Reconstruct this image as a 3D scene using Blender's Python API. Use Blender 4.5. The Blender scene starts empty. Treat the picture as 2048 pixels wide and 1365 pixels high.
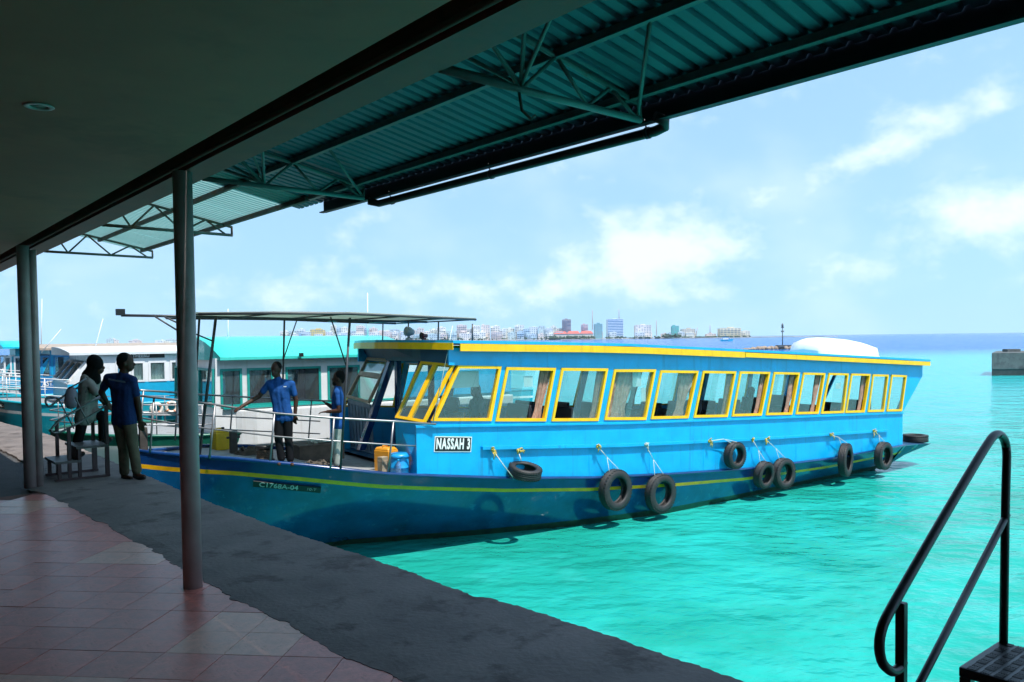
import bpy, bmesh, math, random
from mathutils import Vector, Matrix
random.seed(7)
R = math.radians
scene = bpy.context.scene
col = scene.collection
# ------------------------------------------------------------------ camera
FPX, CAMH = 1620.0, 1.75
PITCH, ROLL = R(2.0), R(0.7)
PPX, PPY = 1024.0, 678 + FPX * math.tan(PITCH)
fwd = Vector((0, math.cos(PITCH), -math.sin(PITCH)))
r0 = Vector((1, 0, 0)); u0 = r0.cross(fwd)
rgt = r0 * math.cos(ROLL) - u0 * math.sin(ROLL)
upv = u0 * math.cos(ROLL) + r0 * math.sin(ROLL)
CAM = Vector((0, 0, CAMH))
cd = bpy.data.cameras.new('camera'); cam = bpy.data.objects.new('camera', cd); col.objects.link(cam)
cam.matrix_world = Matrix(((rgt.x, upv.x, -fwd.x, CAM.x), (rgt.y, upv.y, -fwd.y, CAM.y), (rgt.z, upv.z, -fwd.z, CAM.z), (0, 0, 0, 1)))
cd.sensor_width = 36; cd.lens = 36 * FPX / 2048; cd.shift_y = (PPY - 682.5) / 2048
cd.clip_start = 0.05; cd.clip_end = 60000
scene.camera = cam
# ------------------------------------------------------------------ sun, sky, exposure
SUN_EL = 64.0
SUN_U = Vector((-0.70, 0.714, 0)).normalized()            # horizontal way the light travels
SKY_STRENGTH, SUN_STRENGTH, EXPOSURE = 0.15, 4.6, 0.5
Ld = (SUN_U * math.cos(R(SUN_EL)) + Vector((0, 0, -math.sin(R(SUN_EL))))).normalized()
sd = bpy.data.lights.new('sun', 'SUN'); sd.energy = SUN_STRENGTH; sd.angle = R(0.53); sd.color = (1, 0.96, 0.9)
sun = bpy.data.objects.new('sun', sd); col.objects.link(sun); sun.location = (20, -20, 60)
sun.rotation_euler = Ld.to_track_quat('-Z', 'Y').to_euler()
world = bpy.data.worlds.new('World'); scene.world = world; world.use_nodes = True
wn, wl = world.node_tree.nodes, world.node_tree.links
bg = wn['Background']; bg.inputs[1].default_value = SKY_STRENGTH
sky = wn.new('ShaderNodeTexSky'); sky.sky_type = 'NISHITA'; sky.sun_disc = False
sky.sun_elevation = R(SUN_EL); sky.sun_rotation = math.atan2(-SUN_U.x, -SUN_U.y)
sky.air_density = 1.0; sky.dust_density = 0.2; sky.ozone_density = 1.5; sky.altitude = 0

def wmath(op, a, b=None, c=None, clamp=False):
    n = wn.new('ShaderNodeMath'); n.operation = op; n.use_clamp = clamp
    for i, v in enumerate((a, b, c)):
        if v is None: continue
        if isinstance(v, (int, float)): n.inputs[i].default_value = v
        else: wl.new(v, n.inputs[i])
    return n.outputs[0]
tcw = wn.new('ShaderNodeTexCoord'); sepw = wn.new('ShaderNodeSeparateXYZ'); wl.new(tcw.outputs['Generated'], sepw.inputs[0])
bend = wn.new('ShaderNodeVectorMath'); bend.operation = 'MULTIPLY_ADD'; bend.inputs[1].default_value = (1, 1, .45); bend.inputs[2].default_value = (0, 0, .35); wl.new(tcw.outputs['Generated'], bend.inputs[0])
nrmw = wn.new('ShaderNodeVectorMath'); nrmw.operation = 'NORMALIZE'; wl.new(bend.outputs[0], nrmw.inputs[0]); wl.new(nrmw.outputs[0], sky.inputs['Vector'])
azn = wmath('ARCTAN2', sepw.outputs[0], sepw.outputs[1]); eln = wmath('ARCSINE', sepw.outputs[2])
# clouds: soft cumulus heaps (azimuth, elevation, widths) broken up by fractal noise, plus thin cloud all round the sky
blobs = [(0.165, 0.122, 0.07, 0.042, 1.0), (0.215, 0.095, 0.06, 0.03, .8), (0.10, 0.085, 0.12, 0.035, .65), (0.32, 0.155, 0.05, 0.03, .85),
         (0.47, 0.225, 0.055, 0.026, 1.0), (0.41, 0.195, 0.05, 0.018, .8), (0.535, 0.245, 0.028, 0.022, .9), (0.53, 0.125, 0.10, 0.04, .95), (0.37, 0.08, 0.06, 0.02, .5),
         (-0.19, 0.12, 0.04, 0.03, .55), (-0.05, 0.055, 0.2, 0.025, .55), (-0.4, 0.06, 0.2, 0.03, .4), (0.02, 0.20, 0.1, 0.02, .35), (0.3, 0.05, 0.15, 0.02, .4)]
ae = wn.new('ShaderNodeCombineXYZ'); wl.new(azn, ae.inputs[0]); wl.new(eln, ae.inputs[1])
tot = None
for a, e, wa, we, s in blobs:
    v1 = wn.new('ShaderNodeVectorMath'); v1.operation = 'MULTIPLY_ADD'; wl.new(ae.outputs[0], v1.inputs[0]); v1.inputs[1].default_value = (1 / wa, 1 / we, 0); v1.inputs[2].default_value = (-a / wa, -e / we, 0)
    v2 = wn.new('ShaderNodeVectorMath'); v2.operation = 'DOT_PRODUCT'; wl.new(v1.outputs[0], v2.inputs[0]); wl.new(v1.outputs[0], v2.inputs[1])
    g = wmath('POWER', math.exp(-1), v2.outputs['Value'])
    tot = wmath('MULTIPLY', g, s) if tot is None else wmath('MULTIPLY_ADD', g, s, tot)
mpw = wn.new('ShaderNodeMapping'); wl.new(tcw.outputs['Generated'], mpw.inputs[0]); mpw.inputs['Scale'].default_value = (1, 1, 1.5)
nzw = wn.new('ShaderNodeTexNoise'); nzw.inputs['Scale'].default_value = 17; nzw.inputs['Detail'].default_value = 6; nzw.inputs['Roughness'].default_value = .6
wl.new(mpw.outputs[0], nzw.inputs['Vector'])
nzb = wn.new('ShaderNodeTexNoise'); nzb.inputs['Scale'].default_value = 4.5; nzb.inputs['Detail'].default_value = 4; wl.new(mpw.outputs[0], nzb.inputs['Vector'])
dens = wmath('ADD', tot, wmath('MULTIPLY', wmath('SUBTRACT', nzw.outputs['Fac'], 0.5), 2.3))
mr = wn.new('ShaderNodeMapRange'); mr.interpolation_type = 'SMOOTHSTEP'; wl.new(dens, mr.inputs[0])
mr.inputs[1].default_value = 0.15; mr.inputs[2].default_value = 1.35; mr.inputs[3].default_value = 0; mr.inputs[4].default_value = .66
thin = wn.new('ShaderNodeMapRange'); thin.interpolation_type = 'SMOOTHSTEP'; wl.new(nzb.outputs['Fac'], thin.inputs[0])
thin.inputs[1].default_value = .45; thin.inputs[2].default_value = .8; thin.inputs[3].default_value = 0; thin.inputs[4].default_value = .28
cov = wmath('MAXIMUM', mr.outputs[0], thin.outputs[0])
tint = wn.new('ShaderNodeMix'); tint.data_type = 'RGBA'; tint.blend_type = 'MULTIPLY'; tint.inputs[0].default_value = 1
wl.new(sky.outputs[0], tint.inputs[6]); tint.inputs[7].default_value = (1.57, 1.64, 1.37, 1)
cmx = wn.new('ShaderNodeMix'); cmx.data_type = 'RGBA'; wl.new(cov, cmx.inputs[0]); wl.new(tint.outputs[2], cmx.inputs[6])
cmx.inputs[7].default_value = (5.9, 6.35, 6.9, 1)
wl.new(cmx.outputs[2], bg.inputs[0])
vs = scene.view_settings; vs.view_transform = 'Standard'; vs.look = 'None'; vs.exposure = EXPOSURE; vs.gamma = 1; vs.use_curve_mapping = False
world.cycles.sampling_method = 'MANUAL'; world.cycles.sample_map_resolution = 256
scene.cycles.max_bounces = 6; scene.cycles.transparent_max_bounces = 20; scene.cycles.caustics_reflective = False; scene.cycles.caustics_refractive = False
scene.cycles.sample_clamp_indirect = 6; scene.cycles.use_adaptive_sampling = True; scene.cycles.adaptive_threshold = .03

# ------------------------------------------------------------------ pixel helpers (photo pixels -> points at a known plane of the place)
def ray(px, py): return fwd + rgt * ((px - PPX) / FPX) - upv * ((py - PPY) / FPX)
def gp(px, py, z): d = ray(px, py); return CAM + d * ((z - CAMH) / d.z)
def at(px, py, Y): d = ray(px, py); return CAM + d * (Y / d.y)
def vplane(px, py, P, N): d = ray(px, py); return CAM + d * ((P - CAM).dot(N) / d.dot(N))
def lerp(pts, x):
    if x <= pts[0][0]: return pts[0][1]
    for (a, b), (c, d) in zip(pts, pts[1:]):
        if x <= c: return b + (d - b) * (x - a) / (c - a)
    return pts[-1][1]
def lerpx(pts, x):      # with linear extrapolation
    if x < pts[0][0]: (a, b), (c, d) = pts[0], pts[1]
    elif x > pts[-1][0]: (a, b), (c, d) = pts[-2], pts[-1]
    else: return lerp(pts, x)
    return b + (d - b) * (x - a) / (c - a)
# ------------------------------------------------------------------ materials
MATS = {}
def mat(name, c, rough=.6, metal=0., var=.12, scale=6., bump=0., bscale=40., spec=.5, c2=None, coat=0., stain=None, sscale=2.0, sth=.55, streak=None):
    if name in MATS: return MATS[name]
    m = bpy.data.materials.new(name); m.use_nodes = True; n, l = m.node_tree.nodes, m.node_tree.links
    b = n['Principled BSDF']; b.inputs['Roughness'].default_value = rough; b.inputs['Metallic'].default_value = metal
    b.inputs['Specular IOR Level'].default_value = spec; b.inputs['Coat Weight'].default_value = coat
    tc = n.new('ShaderNodeTexCoord')
    nz = n.new('ShaderNodeTexNoise'); nz.inputs['Scale'].default_value = scale; nz.inputs['Detail'].default_value = 4; nz.inputs['Roughness'].default_value = .62
    l.new(tc.outputs['Object'], nz.inputs['Vector'])
    mr = n.new('ShaderNodeMapRange'); l.new(nz.outputs['Fac'], mr.inputs[0]); mr.inputs[1].default_value = .3; mr.inputs[2].default_value = .7
    mx = n.new('ShaderNodeMix'); mx.data_type = 'RGBA'; l.new(mr.outputs[0], mx.inputs[0])
    c2 = c2 or [max(0, v * (1 - 1.4 * var)) for v in c]
    mx.inputs[6].default_value = (*c2, 1); mx.inputs[7].default_value = (*[min(1, v * (1 + var)) for v in c], 1)
    out = mx.outputs[2]
    if stain:
        n2 = n.new('ShaderNodeTexNoise'); n2.inputs['Scale'].default_value = sscale; n2.inputs['Detail'].default_value = 5; n2.inputs['Roughness'].default_value = .7
        l.new(tc.outputs['Object'], n2.inputs['Vector'])
        m2 = n.new('ShaderNodeMapRange'); l.new(n2.outputs['Fac'], m2.inputs[0]); m2.inputs[1].default_value = sth; m2.inputs[2].default_value = sth + .12
        x2 = n.new('ShaderNodeMix'); x2.data_type = 'RGBA'; l.new(m2.outputs[0], x2.inputs[0]); l.new(out, x2.inputs[6]); x2.inputs[7].default_value = (*stain, 1)
        out = x2.outputs[2]
    if streak:      # dirt and rust runs down the sides
        ms = n.new('ShaderNodeMapping'); ms.inputs['Scale'].default_value = (5.5, 5.5, .35); l.new(tc.outputs['Object'], ms.inputs[0])
        n4 = n.new('ShaderNodeTexNoise'); n4.inputs['Scale'].default_value = 1.6; n4.inputs['Detail'].default_value = 4; l.new(ms.outputs[0], n4.inputs['Vector'])
        m4 = n.new('ShaderNodeMapRange'); l.new(n4.outputs['Fac'], m4.inputs[0]); m4.inputs[1].default_value = .58; m4.inputs[2].default_value = .78; m4.inputs[4].default_value = streak[3]
        x4 = n.new('ShaderNodeMix'); x4.data_type = 'RGBA'; l.new(m4.outputs[0], x4.inputs[0]); l.new(out, x4.inputs[6]); x4.inputs[7].default_value = (*streak[:3], 1); out = x4.outputs[2]
    l.new(out, b.inputs['Base Color'])
    rr = n.new('ShaderNodeMapRange'); l.new(nz.outputs['Fac'], rr.inputs[0]); rr.inputs[3].default_value = max(.03, rough - .1); rr.inputs[4].default_value = min(1, rough + .1)
    l.new(rr.outputs[0], b.inputs['Roughness'])
    if bump:
        n3 = n.new('ShaderNodeTexNoise'); n3.inputs['Scale'].default_value = bscale; n3.inputs['Detail'].default_value = 3; l.new(tc.outputs['Object'], n3.inputs['Vector'])
        bp = n.new('ShaderNodeBump'); bp.inputs['Strength'].default_value = bump; bp.inputs['Distance'].default_value = .02
        l.new(n3.outputs['Fac'], bp.inputs['Height']); l.new(bp.outputs[0], b.inputs['Normal'])
    MATS[name] = m; return m
def glass(name, tintc=(.86, .95, .94), film=.07, filmc=(.45, .6, .6)):
    if name in MATS: return MATS[name]
    m = bpy.data.materials.new(name); m.use_nodes = True; n, l = m.node_tree.nodes, m.node_tree.links
    n.remove(n['Principled BSDF']); o = n['Material Output']
    tr = n.new('ShaderNodeBsdfTransparent'); tr.inputs[0].default_value = (*tintc, 1)
    gl = n.new('ShaderNodeBsdfGlossy'); gl.inputs['Roughness'].default_value = .03
    lw = n.new('ShaderNodeLayerWeight'); lw.inputs[0].default_value = .5
    pw = n.new('ShaderNodeMath'); pw.operation = 'POWER'; l.new(lw.outputs['Facing'], pw.inputs[0]); pw.inputs[1].default_value = 4.0
    fr = n.new('ShaderNodeMath'); fr.operation = 'MULTIPLY_ADD'; l.new(pw.outputs[0], fr.inputs[0]); fr.inputs[1].default_value = .75; fr.inputs[2].default_value = .04
    df = n.new('ShaderNodeBsdfDiffuse'); df.inputs[0].default_value = (*filmc, 1)
    tc = n.new('ShaderNodeTexCoord'); nz = n.new('ShaderNodeTexNoise'); nz.inputs['Scale'].default_value = 3; nz.inputs['Detail'].default_value = 6
    l.new(tc.outputs['Object'], nz.inputs['Vector'])
    mm = n.new('ShaderNodeMapRange'); l.new(nz.outputs['Fac'], mm.inputs[0]); mm.inputs[3].default_value = film * .4; mm.inputs[4].default_value = film * 1.6
    m1 = n.new('ShaderNodeMixShader'); l.new(mm.outputs[0], m1.inputs[0]); l.new(tr.outputs[0], m1.inputs[1]); l.new(df.outputs[0], m1.inputs[2])
    m2 = n.new('ShaderNodeMixShader'); l.new(fr.outputs[0], m2.inputs[0]); l.new(m1.outputs[0], m2.inputs[1]); l.new(gl.outputs[0], m2.inputs[2])
    l.new(m2.outputs[0], o.inputs[0]); MATS[name] = m; return m
def translucent(name, c, tcol, fac):
    m = bpy.data.materials.new(name); m.use_nodes = True; n, l = m.node_tree.nodes, m.node_tree.links; b = n['Principled BSDF']; b.inputs['Base Color'].default_value = (*c, 1); b.inputs['Roughness'].default_value = .5
    t = n.new('ShaderNodeBsdfTranslucent'); t.inputs[0].default_value = (*tcol, 1); x = n.new('ShaderNodeMixShader')
    tc = n.new('ShaderNodeTexCoord'); z = n.new('ShaderNodeTexNoise'); z.inputs['Scale'].default_value = 2; l.new(tc.outputs['Object'], z.inputs[0])
    k = n.new('ShaderNodeMapRange'); l.new(z.outputs['Fac'], k.inputs[0]); k.inputs[3].default_value = fac * .7; k.inputs[4].default_value = fac * 1.3; l.new(k.outputs[0], x.inputs[0])
    l.new(b.outputs[0], x.inputs[1]); l.new(t.outputs[0], x.inputs[2]); l.new(x.outputs[0], n['Material Output'].inputs[0]); MATS[name] = m; return m
# ------------------------------------------------------------------ mesh collector
class MB:
    def __init__(s): s.v = []; s.f = []; s.m = []; s.smooth = []
    def add(s, vs, fs, mi=0, sm=False):
        o = len(s.v); s.v += [tuple(v) for v in vs]
        for f in fs: s.f.append(tuple(i + o for i in f)); s.m.append(mi); s.smooth.append(sm)
    def hexa(s, b, t, mi=0):    # bottom loop of 4, top loop of 4
        s.add(list(b) + list(t), [(3, 2, 1, 0), (4, 5, 6, 7), (0, 1, 5, 4), (1, 2, 6, 5), (2, 3, 7, 6), (3, 0, 4, 7)], mi)
    def box(s, x0, x1, y0, y1, z0, z1, mi=0):
        s.hexa([(x0, y0, z0), (x1, y0, z0), (x1, y1, z0), (x0, y1, z0)], [(x0, y0, z1), (x1, y0, z1), (x1, y1, z1), (x0, y1, z1)], mi)
    def prism(s, poly, z0, z1, mi=0):
        n = len(poly); b = [(p[0], p[1], p[2] if len(p) > 2 and z0 is None else z0) for p in poly]; t = [(p[0], p[1], z1) for p in poly]
        s.add(b + t, [tuple(range(n - 1, -1, -1)), tuple(range(n, 2 * n))] + [(i, (i + 1) % n, n + (i + 1) % n, n + i) for i in range(n)], mi)
    def slab(s, quad, off, mi=0):   # quad of 4 points pushed by a vector
        o = Vector(off); q = [Vector(p) for p in quad]; s.hexa(q, [p + o for p in q], mi)
    def tube(s, pts, r, n=8, mi=0, sm=True, closed=False, cap=True):
        P = [Vector(p) for p in pts]; k = len(P); rs = r if isinstance(r, (list, tuple)) else [r] * k
        rings = []; ref = None
        for i, p in enumerate(P):
            a = P[i - 1] if (i > 0 or closed) else p; b = P[(i + 1) % k] if (i < k - 1 or closed) else p
            t = (b - a).normalized() if (b - a).length > 1e-9 else Vector((0, 0, 1))
            if ref is None: ref = Vector((0, 0, 1)) if abs(t.z) < .9 else Vector((1, 0, 0))
            x = t.cross(ref)
            if x.length < 1e-4: x = t.cross(Vector((1, .3, 0)))
            x.normalize(); y = t.cross(x).normalized(); ref = -y if y.dot(ref) < 0 else y; x = t.cross(ref).normalized(); y = ref
            rings.append([p + (x * math.cos(2 * math.pi * j / n) + y * math.sin(2 * math.pi * j / n)) * rs[i] for j in range(n)])
        vs = [v for g in rings for v in g]; fs = []
        for i in range(k if closed else k - 1):
            i2 = (i + 1) % k
            for j in range(n): fs.append((i * n + j, i * n + (j + 1) % n, i2 * n + (j + 1) % n, i2 * n + j))
        s.add(vs, fs, mi, sm)
        if cap and not closed:
            s.add(rings[0], [tuple(range(n))], mi); s.add(rings[-1], [tuple(range(n - 1, -1, -1))], mi)
    def lathe(s, prof, c=(0, 0, 0), n=24, axis='z', mi=0, sm=True, rot=None):
        vs = []; fs = []; k = len(prof); c = Vector(c)
        for i in range(n):
            a = 2 * math.pi * i / n
            for (r, h) in prof:
                v = Vector((r * math.cos(a), r * math.sin(a), h))
                if axis == 'y': v = Vector((v.x, v.z, v.y))
                if axis == 'x': v = Vector((v.z, v.x, v.y))
                if rot: v = rot @ v
                vs.append(v + c)
        for i in range(n):
            for j in range(k - 1):
                a, b = i * k + j, ((i + 1) % n) * k + j
                fs.append((a, b, b + 1, a + 1))
        s.add(vs, fs, mi, sm)
    def ball(s, c, rx, ry=None, rz=None, nu=10, nv=7, mi=0, rot=None):
        ry = rx if ry is None else ry; rz = rx if rz is None else rz; vs = []; fs = []; c = Vector(c)
        for i in range(nv + 1):
            t = math.pi * i / nv
            for j in range(nu):
                a = 2 * math.pi * j / nu; v = Vector((rx * math.sin(t) * math.cos(a), ry * math.sin(t) * math.sin(a), rz * math.cos(t)))
                if rot: v = rot @ v
                vs.append(v + c)
        for i in range(nv):
            for j in range(nu): fs.append((i * nu + j, (i + 1) * nu + j, (i + 1) * nu + (j + 1) % nu, i * nu + (j + 1) % nu))
        s.add(vs, fs, mi, True)
    def mesh(s, name, mats):
        me = bpy.data.meshes.new(name); me.from_pydata(s.v, [], s.f)
        for m in (mats if isinstance(mats, (list, tuple)) else [mats]): me.materials.append(m)
        for p, mi, sm in zip(me.polygons, s.m, s.smooth): p.material_index = mi; p.use_smooth = sm
        me.validate(); me.update(); return me
    def build(s, name, mats, parent=None, fix=True):
        me = s.mesh(name, mats)
        if fix:
            bm = bmesh.new(); bm.from_mesh(me); bmesh.ops.remove_doubles(bm, verts=bm.verts, dist=1e-5); bmesh.ops.recalc_face_normals(bm, faces=bm.faces); bm.to_mesh(me); bm.free()
        return obj(name, me, parent)
def obj(name, data, parent=None):
    o = bpy.data.objects.new(name, data); col.objects.link(o)
    if parent: o.parent = parent
    return o
def tag(o, label=None, cat=None, group=None, kind=None):
    if label: o['label'] = label
    if cat: o['category'] = cat
    if group: o['group'] = group
    if kind: o['kind'] = kind
    return o
def empty(name, loc=(0, 0, 0), rz=0.):
    o = bpy.data.objects.new(name, None); col.objects.link(o); o.location = loc; o.rotation_euler = (0, 0, rz); return o
def bevel(o, w=.01, seg=2):
    bm = bmesh.new(); bm.from_mesh(o.data)
    ed = [e for e in bm.edges if len(e.link_faces) == 2 and e.calc_face_angle(0) > .6]
    bmesh.ops.bevel(bm, geom=ed, offset=w, segments=seg, affect='EDGES', profile=.6, clamp_overlap=True); bm.to_mesh(o.data); bm.free(); return o
def text_mesh(txt, size, m, parent, loc, rx=R(90), rz=0, sx=1., bold=0., name='lettering', align='CENTER', depth=.002, spacing=1.):
    cu = bpy.data.curves.new('txt', 'FONT'); cu.body = txt; cu.size = size; cu.align_x = align; cu.align_y = 'CENTER'; cu.offset = bold; cu.extrude = depth; cu.resolution_u = 3; cu.space_character = spacing
    t = bpy.data.objects.new('txt', cu); col.objects.link(t); dg = bpy.context.evaluated_depsgraph_get(); dg.update()
    me = bpy.data.meshes.new_from_object(t.evaluated_get(dg)); bpy.data.objects.remove(t); bpy.data.curves.remove(cu)
    me.transform(Matrix.Diagonal((sx, 1, 1, 1))); me.materials.clear(); me.materials.append(m)
    o = obj(name, me, parent); o.location = loc; o.rotation_euler = (rx, 0, rz); return o
def remesh(mb, name, m, parent, voxel=.008, smooth=3):
    me = mb.mesh(name + '_src', m); t = bpy.data.objects.new('tmp', me); col.objects.link(t)
    md = t.modifiers.new('r', 'REMESH'); md.mode = 'VOXEL'; md.voxel_size = voxel; md.use_smooth_shade = True
    ms = t.modifiers.new('s', 'SMOOTH'); ms.factor = .5; ms.iterations = smooth
    dg = bpy.context.evaluated_depsgraph_get(); dg.update(); me2 = bpy.data.meshes.new_from_object(t.evaluated_get(dg))
    bpy.data.objects.remove(t); bpy.data.meshes.remove(me); me2.name = name; me2.materials.clear(); me2.materials.append(m)
    for p in me2.polygons: p.use_smooth = True; p.material_index = 0
    return obj(name, me2, parent)
# ------------------------------------------------------------------ water
ZW = -2.05
QA = math.atan2(.64, .768)                                  # the quay's frame: local x = p (out to sea), local y = q (along the quay)
dp = Vector((math.cos(QA), math.sin(QA), 0)); dq = Vector((-math.sin(QA), math.cos(QA), 0))
def QW(p, q, z=0): return dp * p + dq * q + Vector((0, 0, z))
def water_material():
    m = bpy.data.materials.new('sea_water'); m.use_nodes = True; n, l = m.node_tree.nodes, m.node_tree.links; b = n['Principled BSDF']
    tc = n.new('ShaderNodeTexCoord'); sp = n.new('ShaderNodeSeparateXYZ'); l.new(tc.outputs['Object'], sp.inputs[0])
    def noise(s, d=5, sc=(1, 1, 1), rot=0, ro=.55):
        mp = n.new('ShaderNodeMapping'); mp.inputs['Scale'].default_value = sc; mp.inputs['Rotation'].default_value = (0, 0, rot); l.new(tc.outputs['Object'], mp.inputs[0])
        z = n.new('ShaderNodeTexNoise'); z.inputs['Scale'].default_value = s; z.inputs['Detail'].default_value = d; z.inputs['Roughness'].default_value = ro; l.new(mp.outputs[0], z.inputs[0]); return z.outputs['Fac']
    def mth(op, a, c):
        k = n.new('ShaderNodeMath'); k.operation = op
        for i, v in enumerate((a, c)):
            if isinstance(v, (int, float)): k.inputs[i].default_value = v
            else: l.new(v, k.inputs[i])
        return k.outputs[0]
    def rng(v, a, c, lo=0, hi=1):
        k = n.new('ShaderNodeMapRange'); k.interpolation_type = 'SMOOTHSTEP'; l.new(v, k.inputs[0])
        for i, q in enumerate((a, c, lo, hi)): k.inputs[i + 1].default_value = q
        return k.outputs[0]
    def mix(f, a, c):
        k = n.new('ShaderNodeMix'); k.data_type = 'RGBA'; l.new(f, k.inputs[0])
        for i, v in ((6, a), (7, c)):
            if isinstance(v, tuple): k.inputs[i].default_value = (*v, 1)
            else: l.new(v, k.inputs[i])
        return k.outputs[2]
    # sand bed seen through the shallows: pale where shallow, green over weed; then the reef edge and deep blue water
    bed = noise(.35, 4); c = mix(rng(bed, .35, .65), (.010, .265, .205), (.016, .36, .31))
    far = rng(sp.outputs[1], 16, 60); c = mix(far, c, (.02, .38, .40))
    edge = mth('ADD', sp.outputs[1], mth('MULTIPLY', noise(.02, 3), 40)); c = mix(rng(edge, 140, 215), c, (.006, .095, .32))
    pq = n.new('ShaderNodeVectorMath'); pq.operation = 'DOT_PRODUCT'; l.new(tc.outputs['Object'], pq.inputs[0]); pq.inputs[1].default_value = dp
    c = mix(rng(mth('ADD', pq.outputs['Value'], mth('MULTIPLY', bed, 3.0)), 4.6, 7.6), (.006, .13, .105), c)   # darker green by the quay: shade painted into the water colour
    rip = noise(1.1, 3, (1, 1.3, 1), .3); c = mix(rng(rip, .52, .8, 0, .25), c, (.06, .50, .47))
    l.new(rng(sp.outputs[1], 40, 220, .13, .01), b.inputs['Specular IOR Level'])      # choppy open sea mirrors less of the low sky
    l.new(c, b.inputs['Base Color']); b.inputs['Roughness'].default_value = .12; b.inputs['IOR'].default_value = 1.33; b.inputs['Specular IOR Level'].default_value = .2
    h = mth('ADD', mth('MULTIPLY', noise(.6, 2, (1, 1.3, 1), .25), 1.0), mth('MULTIPLY', noise(2.6, 3, (1, 1.35, 1), -.3, .5), .34))
    bp = n.new('ShaderNodeBump'); bp.inputs['Strength'].default_value = 1; bp.inputs['Distance'].default_value = .17; l.new(h, bp.inputs['Height']); l.new(bp.outputs[0], b.inputs['Normal'])
    return m
mb = MB(); S = 26000.; ys = [-60, 0, 60, 400, 3000, S]; xs = [-S, -3000, -300, 0, 300, 3000, S]
for i in range(len(xs) - 1):
    for j in range(len(ys) - 1): mb.add([(xs[i], ys[j], ZW), (xs[i + 1], ys[j], ZW), (xs[i + 1], ys[j + 1], ZW), (xs[i], ys[j + 1], ZW)], [(0, 1, 2, 3)])
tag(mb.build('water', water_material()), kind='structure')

# ------------------------------------------------------------------ quay
M_conc = mat('apron_concrete', (.16, .135, .125), .8, var=.25, scale=1.6, bump=.3, bscale=30, stain=(.075, .06, .054), sscale=2.2, sth=.53)
M_asph = mat('old_asphalt', (.06, .06, .062), .85, var=.25, scale=3, bump=.6, bscale=40)
M_wall = mat('quay_wall_concrete', (.16, .16, .15), .85, var=.25, scale=2, bump=.4, bscale=12)
EDGE = [(-9, 4.4), (-4, 3.95), (2.38, 3.45), (3.4, 3.40), (4.26, 3.33), (4.33, 3.27), (5.14, 3.25), (6.8, 3.14), (8.6, 3.07), (11.3, 3.07), (17.8, 3.1), (22, 2.75), (40, 2.0)]
TILE = [(-9, 2.9), (2.0, 2.24), (3.52, 2.16), (4.82, 2.09), (6.38, 2.01), (8.6, 1.93), (10.9, 1.84)]
rq = random.Random(3)
def ragged(pts, q, amp, seedv): return lerpx(pts, q) + amp * (math.sin(q * 2.3 + seedv) * .25 + math.sin(q * 9.7 + 2 * seedv) * .25 + math.sin(q * 23.3 + seedv * 3) * .3 + math.sin(q * 57 + seedv) * .25 + (math.sin(q * 1357.7) * .5) * .5)
def qroot(o): o.rotation_euler = (0, 0, QA); return o
mb = MB(); qs = [-9 + .5 * i for i in range(20)] + [1 + .025 * i for i in range(520)] + [14 + .1 * i for i in range(80)] + [23, 26, 30, 40]
out = [(ragged(EDGE, q, .018, 1.), q) for q in qs]
for (p0, q0), (p1, q1) in zip(out, out[1:]):
    mb.add([(-8, q0, -.03), (p0 - .01, q0, -.03), (p1 - .01, q1, -.03), (-8, q1, -.03)], [(0, 1, 2, 3)], 0)
    mb.add([(p0 - .01, q0, -.03), (p0 - .02, q0, -3.2), (p1 - .02, q1, -3.2), (p1 - .01, q1, -.03)], [(0, 1, 2, 3)], 1)
tag(qroot(mb.build('quay', [M_asph, M_wall])), kind='structure')
# concrete apron poured along the edge, its inner border ragged over the tiles
from mathutils import noise as mnoise
mb = MB()
def inner_base(q): return lerpx(TILE, q) if q < 10.9 else lerp([(10.9, 1.84), (11.2, 1.75), (12, 2.0), (14.1, 2.1), (16.2, 2.08), (20, 1.9), (40, 1.2)], q)
def inner(q):
    f = lambda s, o: mnoise.noise(Vector((q * s, o, 3.3)))
    return inner_base(q) + .045 * f(1.6, 1) + .030 * f(6, 2) + .016 * f(17, 3) + .010 * f(42, 4) - .05 * max(0, f(2.7, 7) - .35)
def zt(p, q): return .011 + .0035 * mnoise.noise(Vector((p * 1.3, q * 1.3, 0))) + .0015 * mnoise.noise(Vector((p * 5, q * 5, 1)))
for qa, qb, (p0, _), (p1, _) in zip(qs, qs[1:], out, out[1:]):
    a, b = inner(qa), inner(qb); ia, ib = inner_base(qa) + .14, inner_base(qb) + .14; K = 7
    ea, eb = lerpx(EDGE, qa) - .06, lerpx(EDGE, qb) - .06
    pa = [a] + [ia + (ea - ia) * k / K for k in range(K + 1)] + [p0]; pb = [b] + [ib + (eb - ib) * k / K for k in range(K + 1)] + [p1]
    for k in range(len(pa) - 1):
        z_ = (lambda p, q: .0022) if k == 0 else zt
        mb.add([(pa[k], qa, z_(pa[k], qa)), (pa[k + 1], qa, zt(pa[k + 1], qa)), (pb[k + 1], qb, zt(pb[k + 1], qb)), (pb[k], qb, z_(pb[k], qb))], [(0, 1, 2, 3)], 0)
    mb.add([(a, qa, .0022), (b, qb, .0022), (b - .004, qb, -.029), (a - .004, qa, -.029)], [(0, 1, 2, 3)], 0)
    mb.add([(p0, qa, zt(p0, qa)), (p1, qb, zt(p1, qb)), (p1 + .012, qb, -.22), (p0 + .012, qa, -.22)], [(0, 1, 2, 3)], 0)
    mb.add([(p0 + .012, qa, -.22), (p1 + .012, qb, -.22), (p1 - .03, qb, -.26), (p0 - .03, qa, -.26)], [(0, 1, 2, 3)], 0)
tag(qroot(mb.build('quay_apron', M_conc)), kind='structure')
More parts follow.
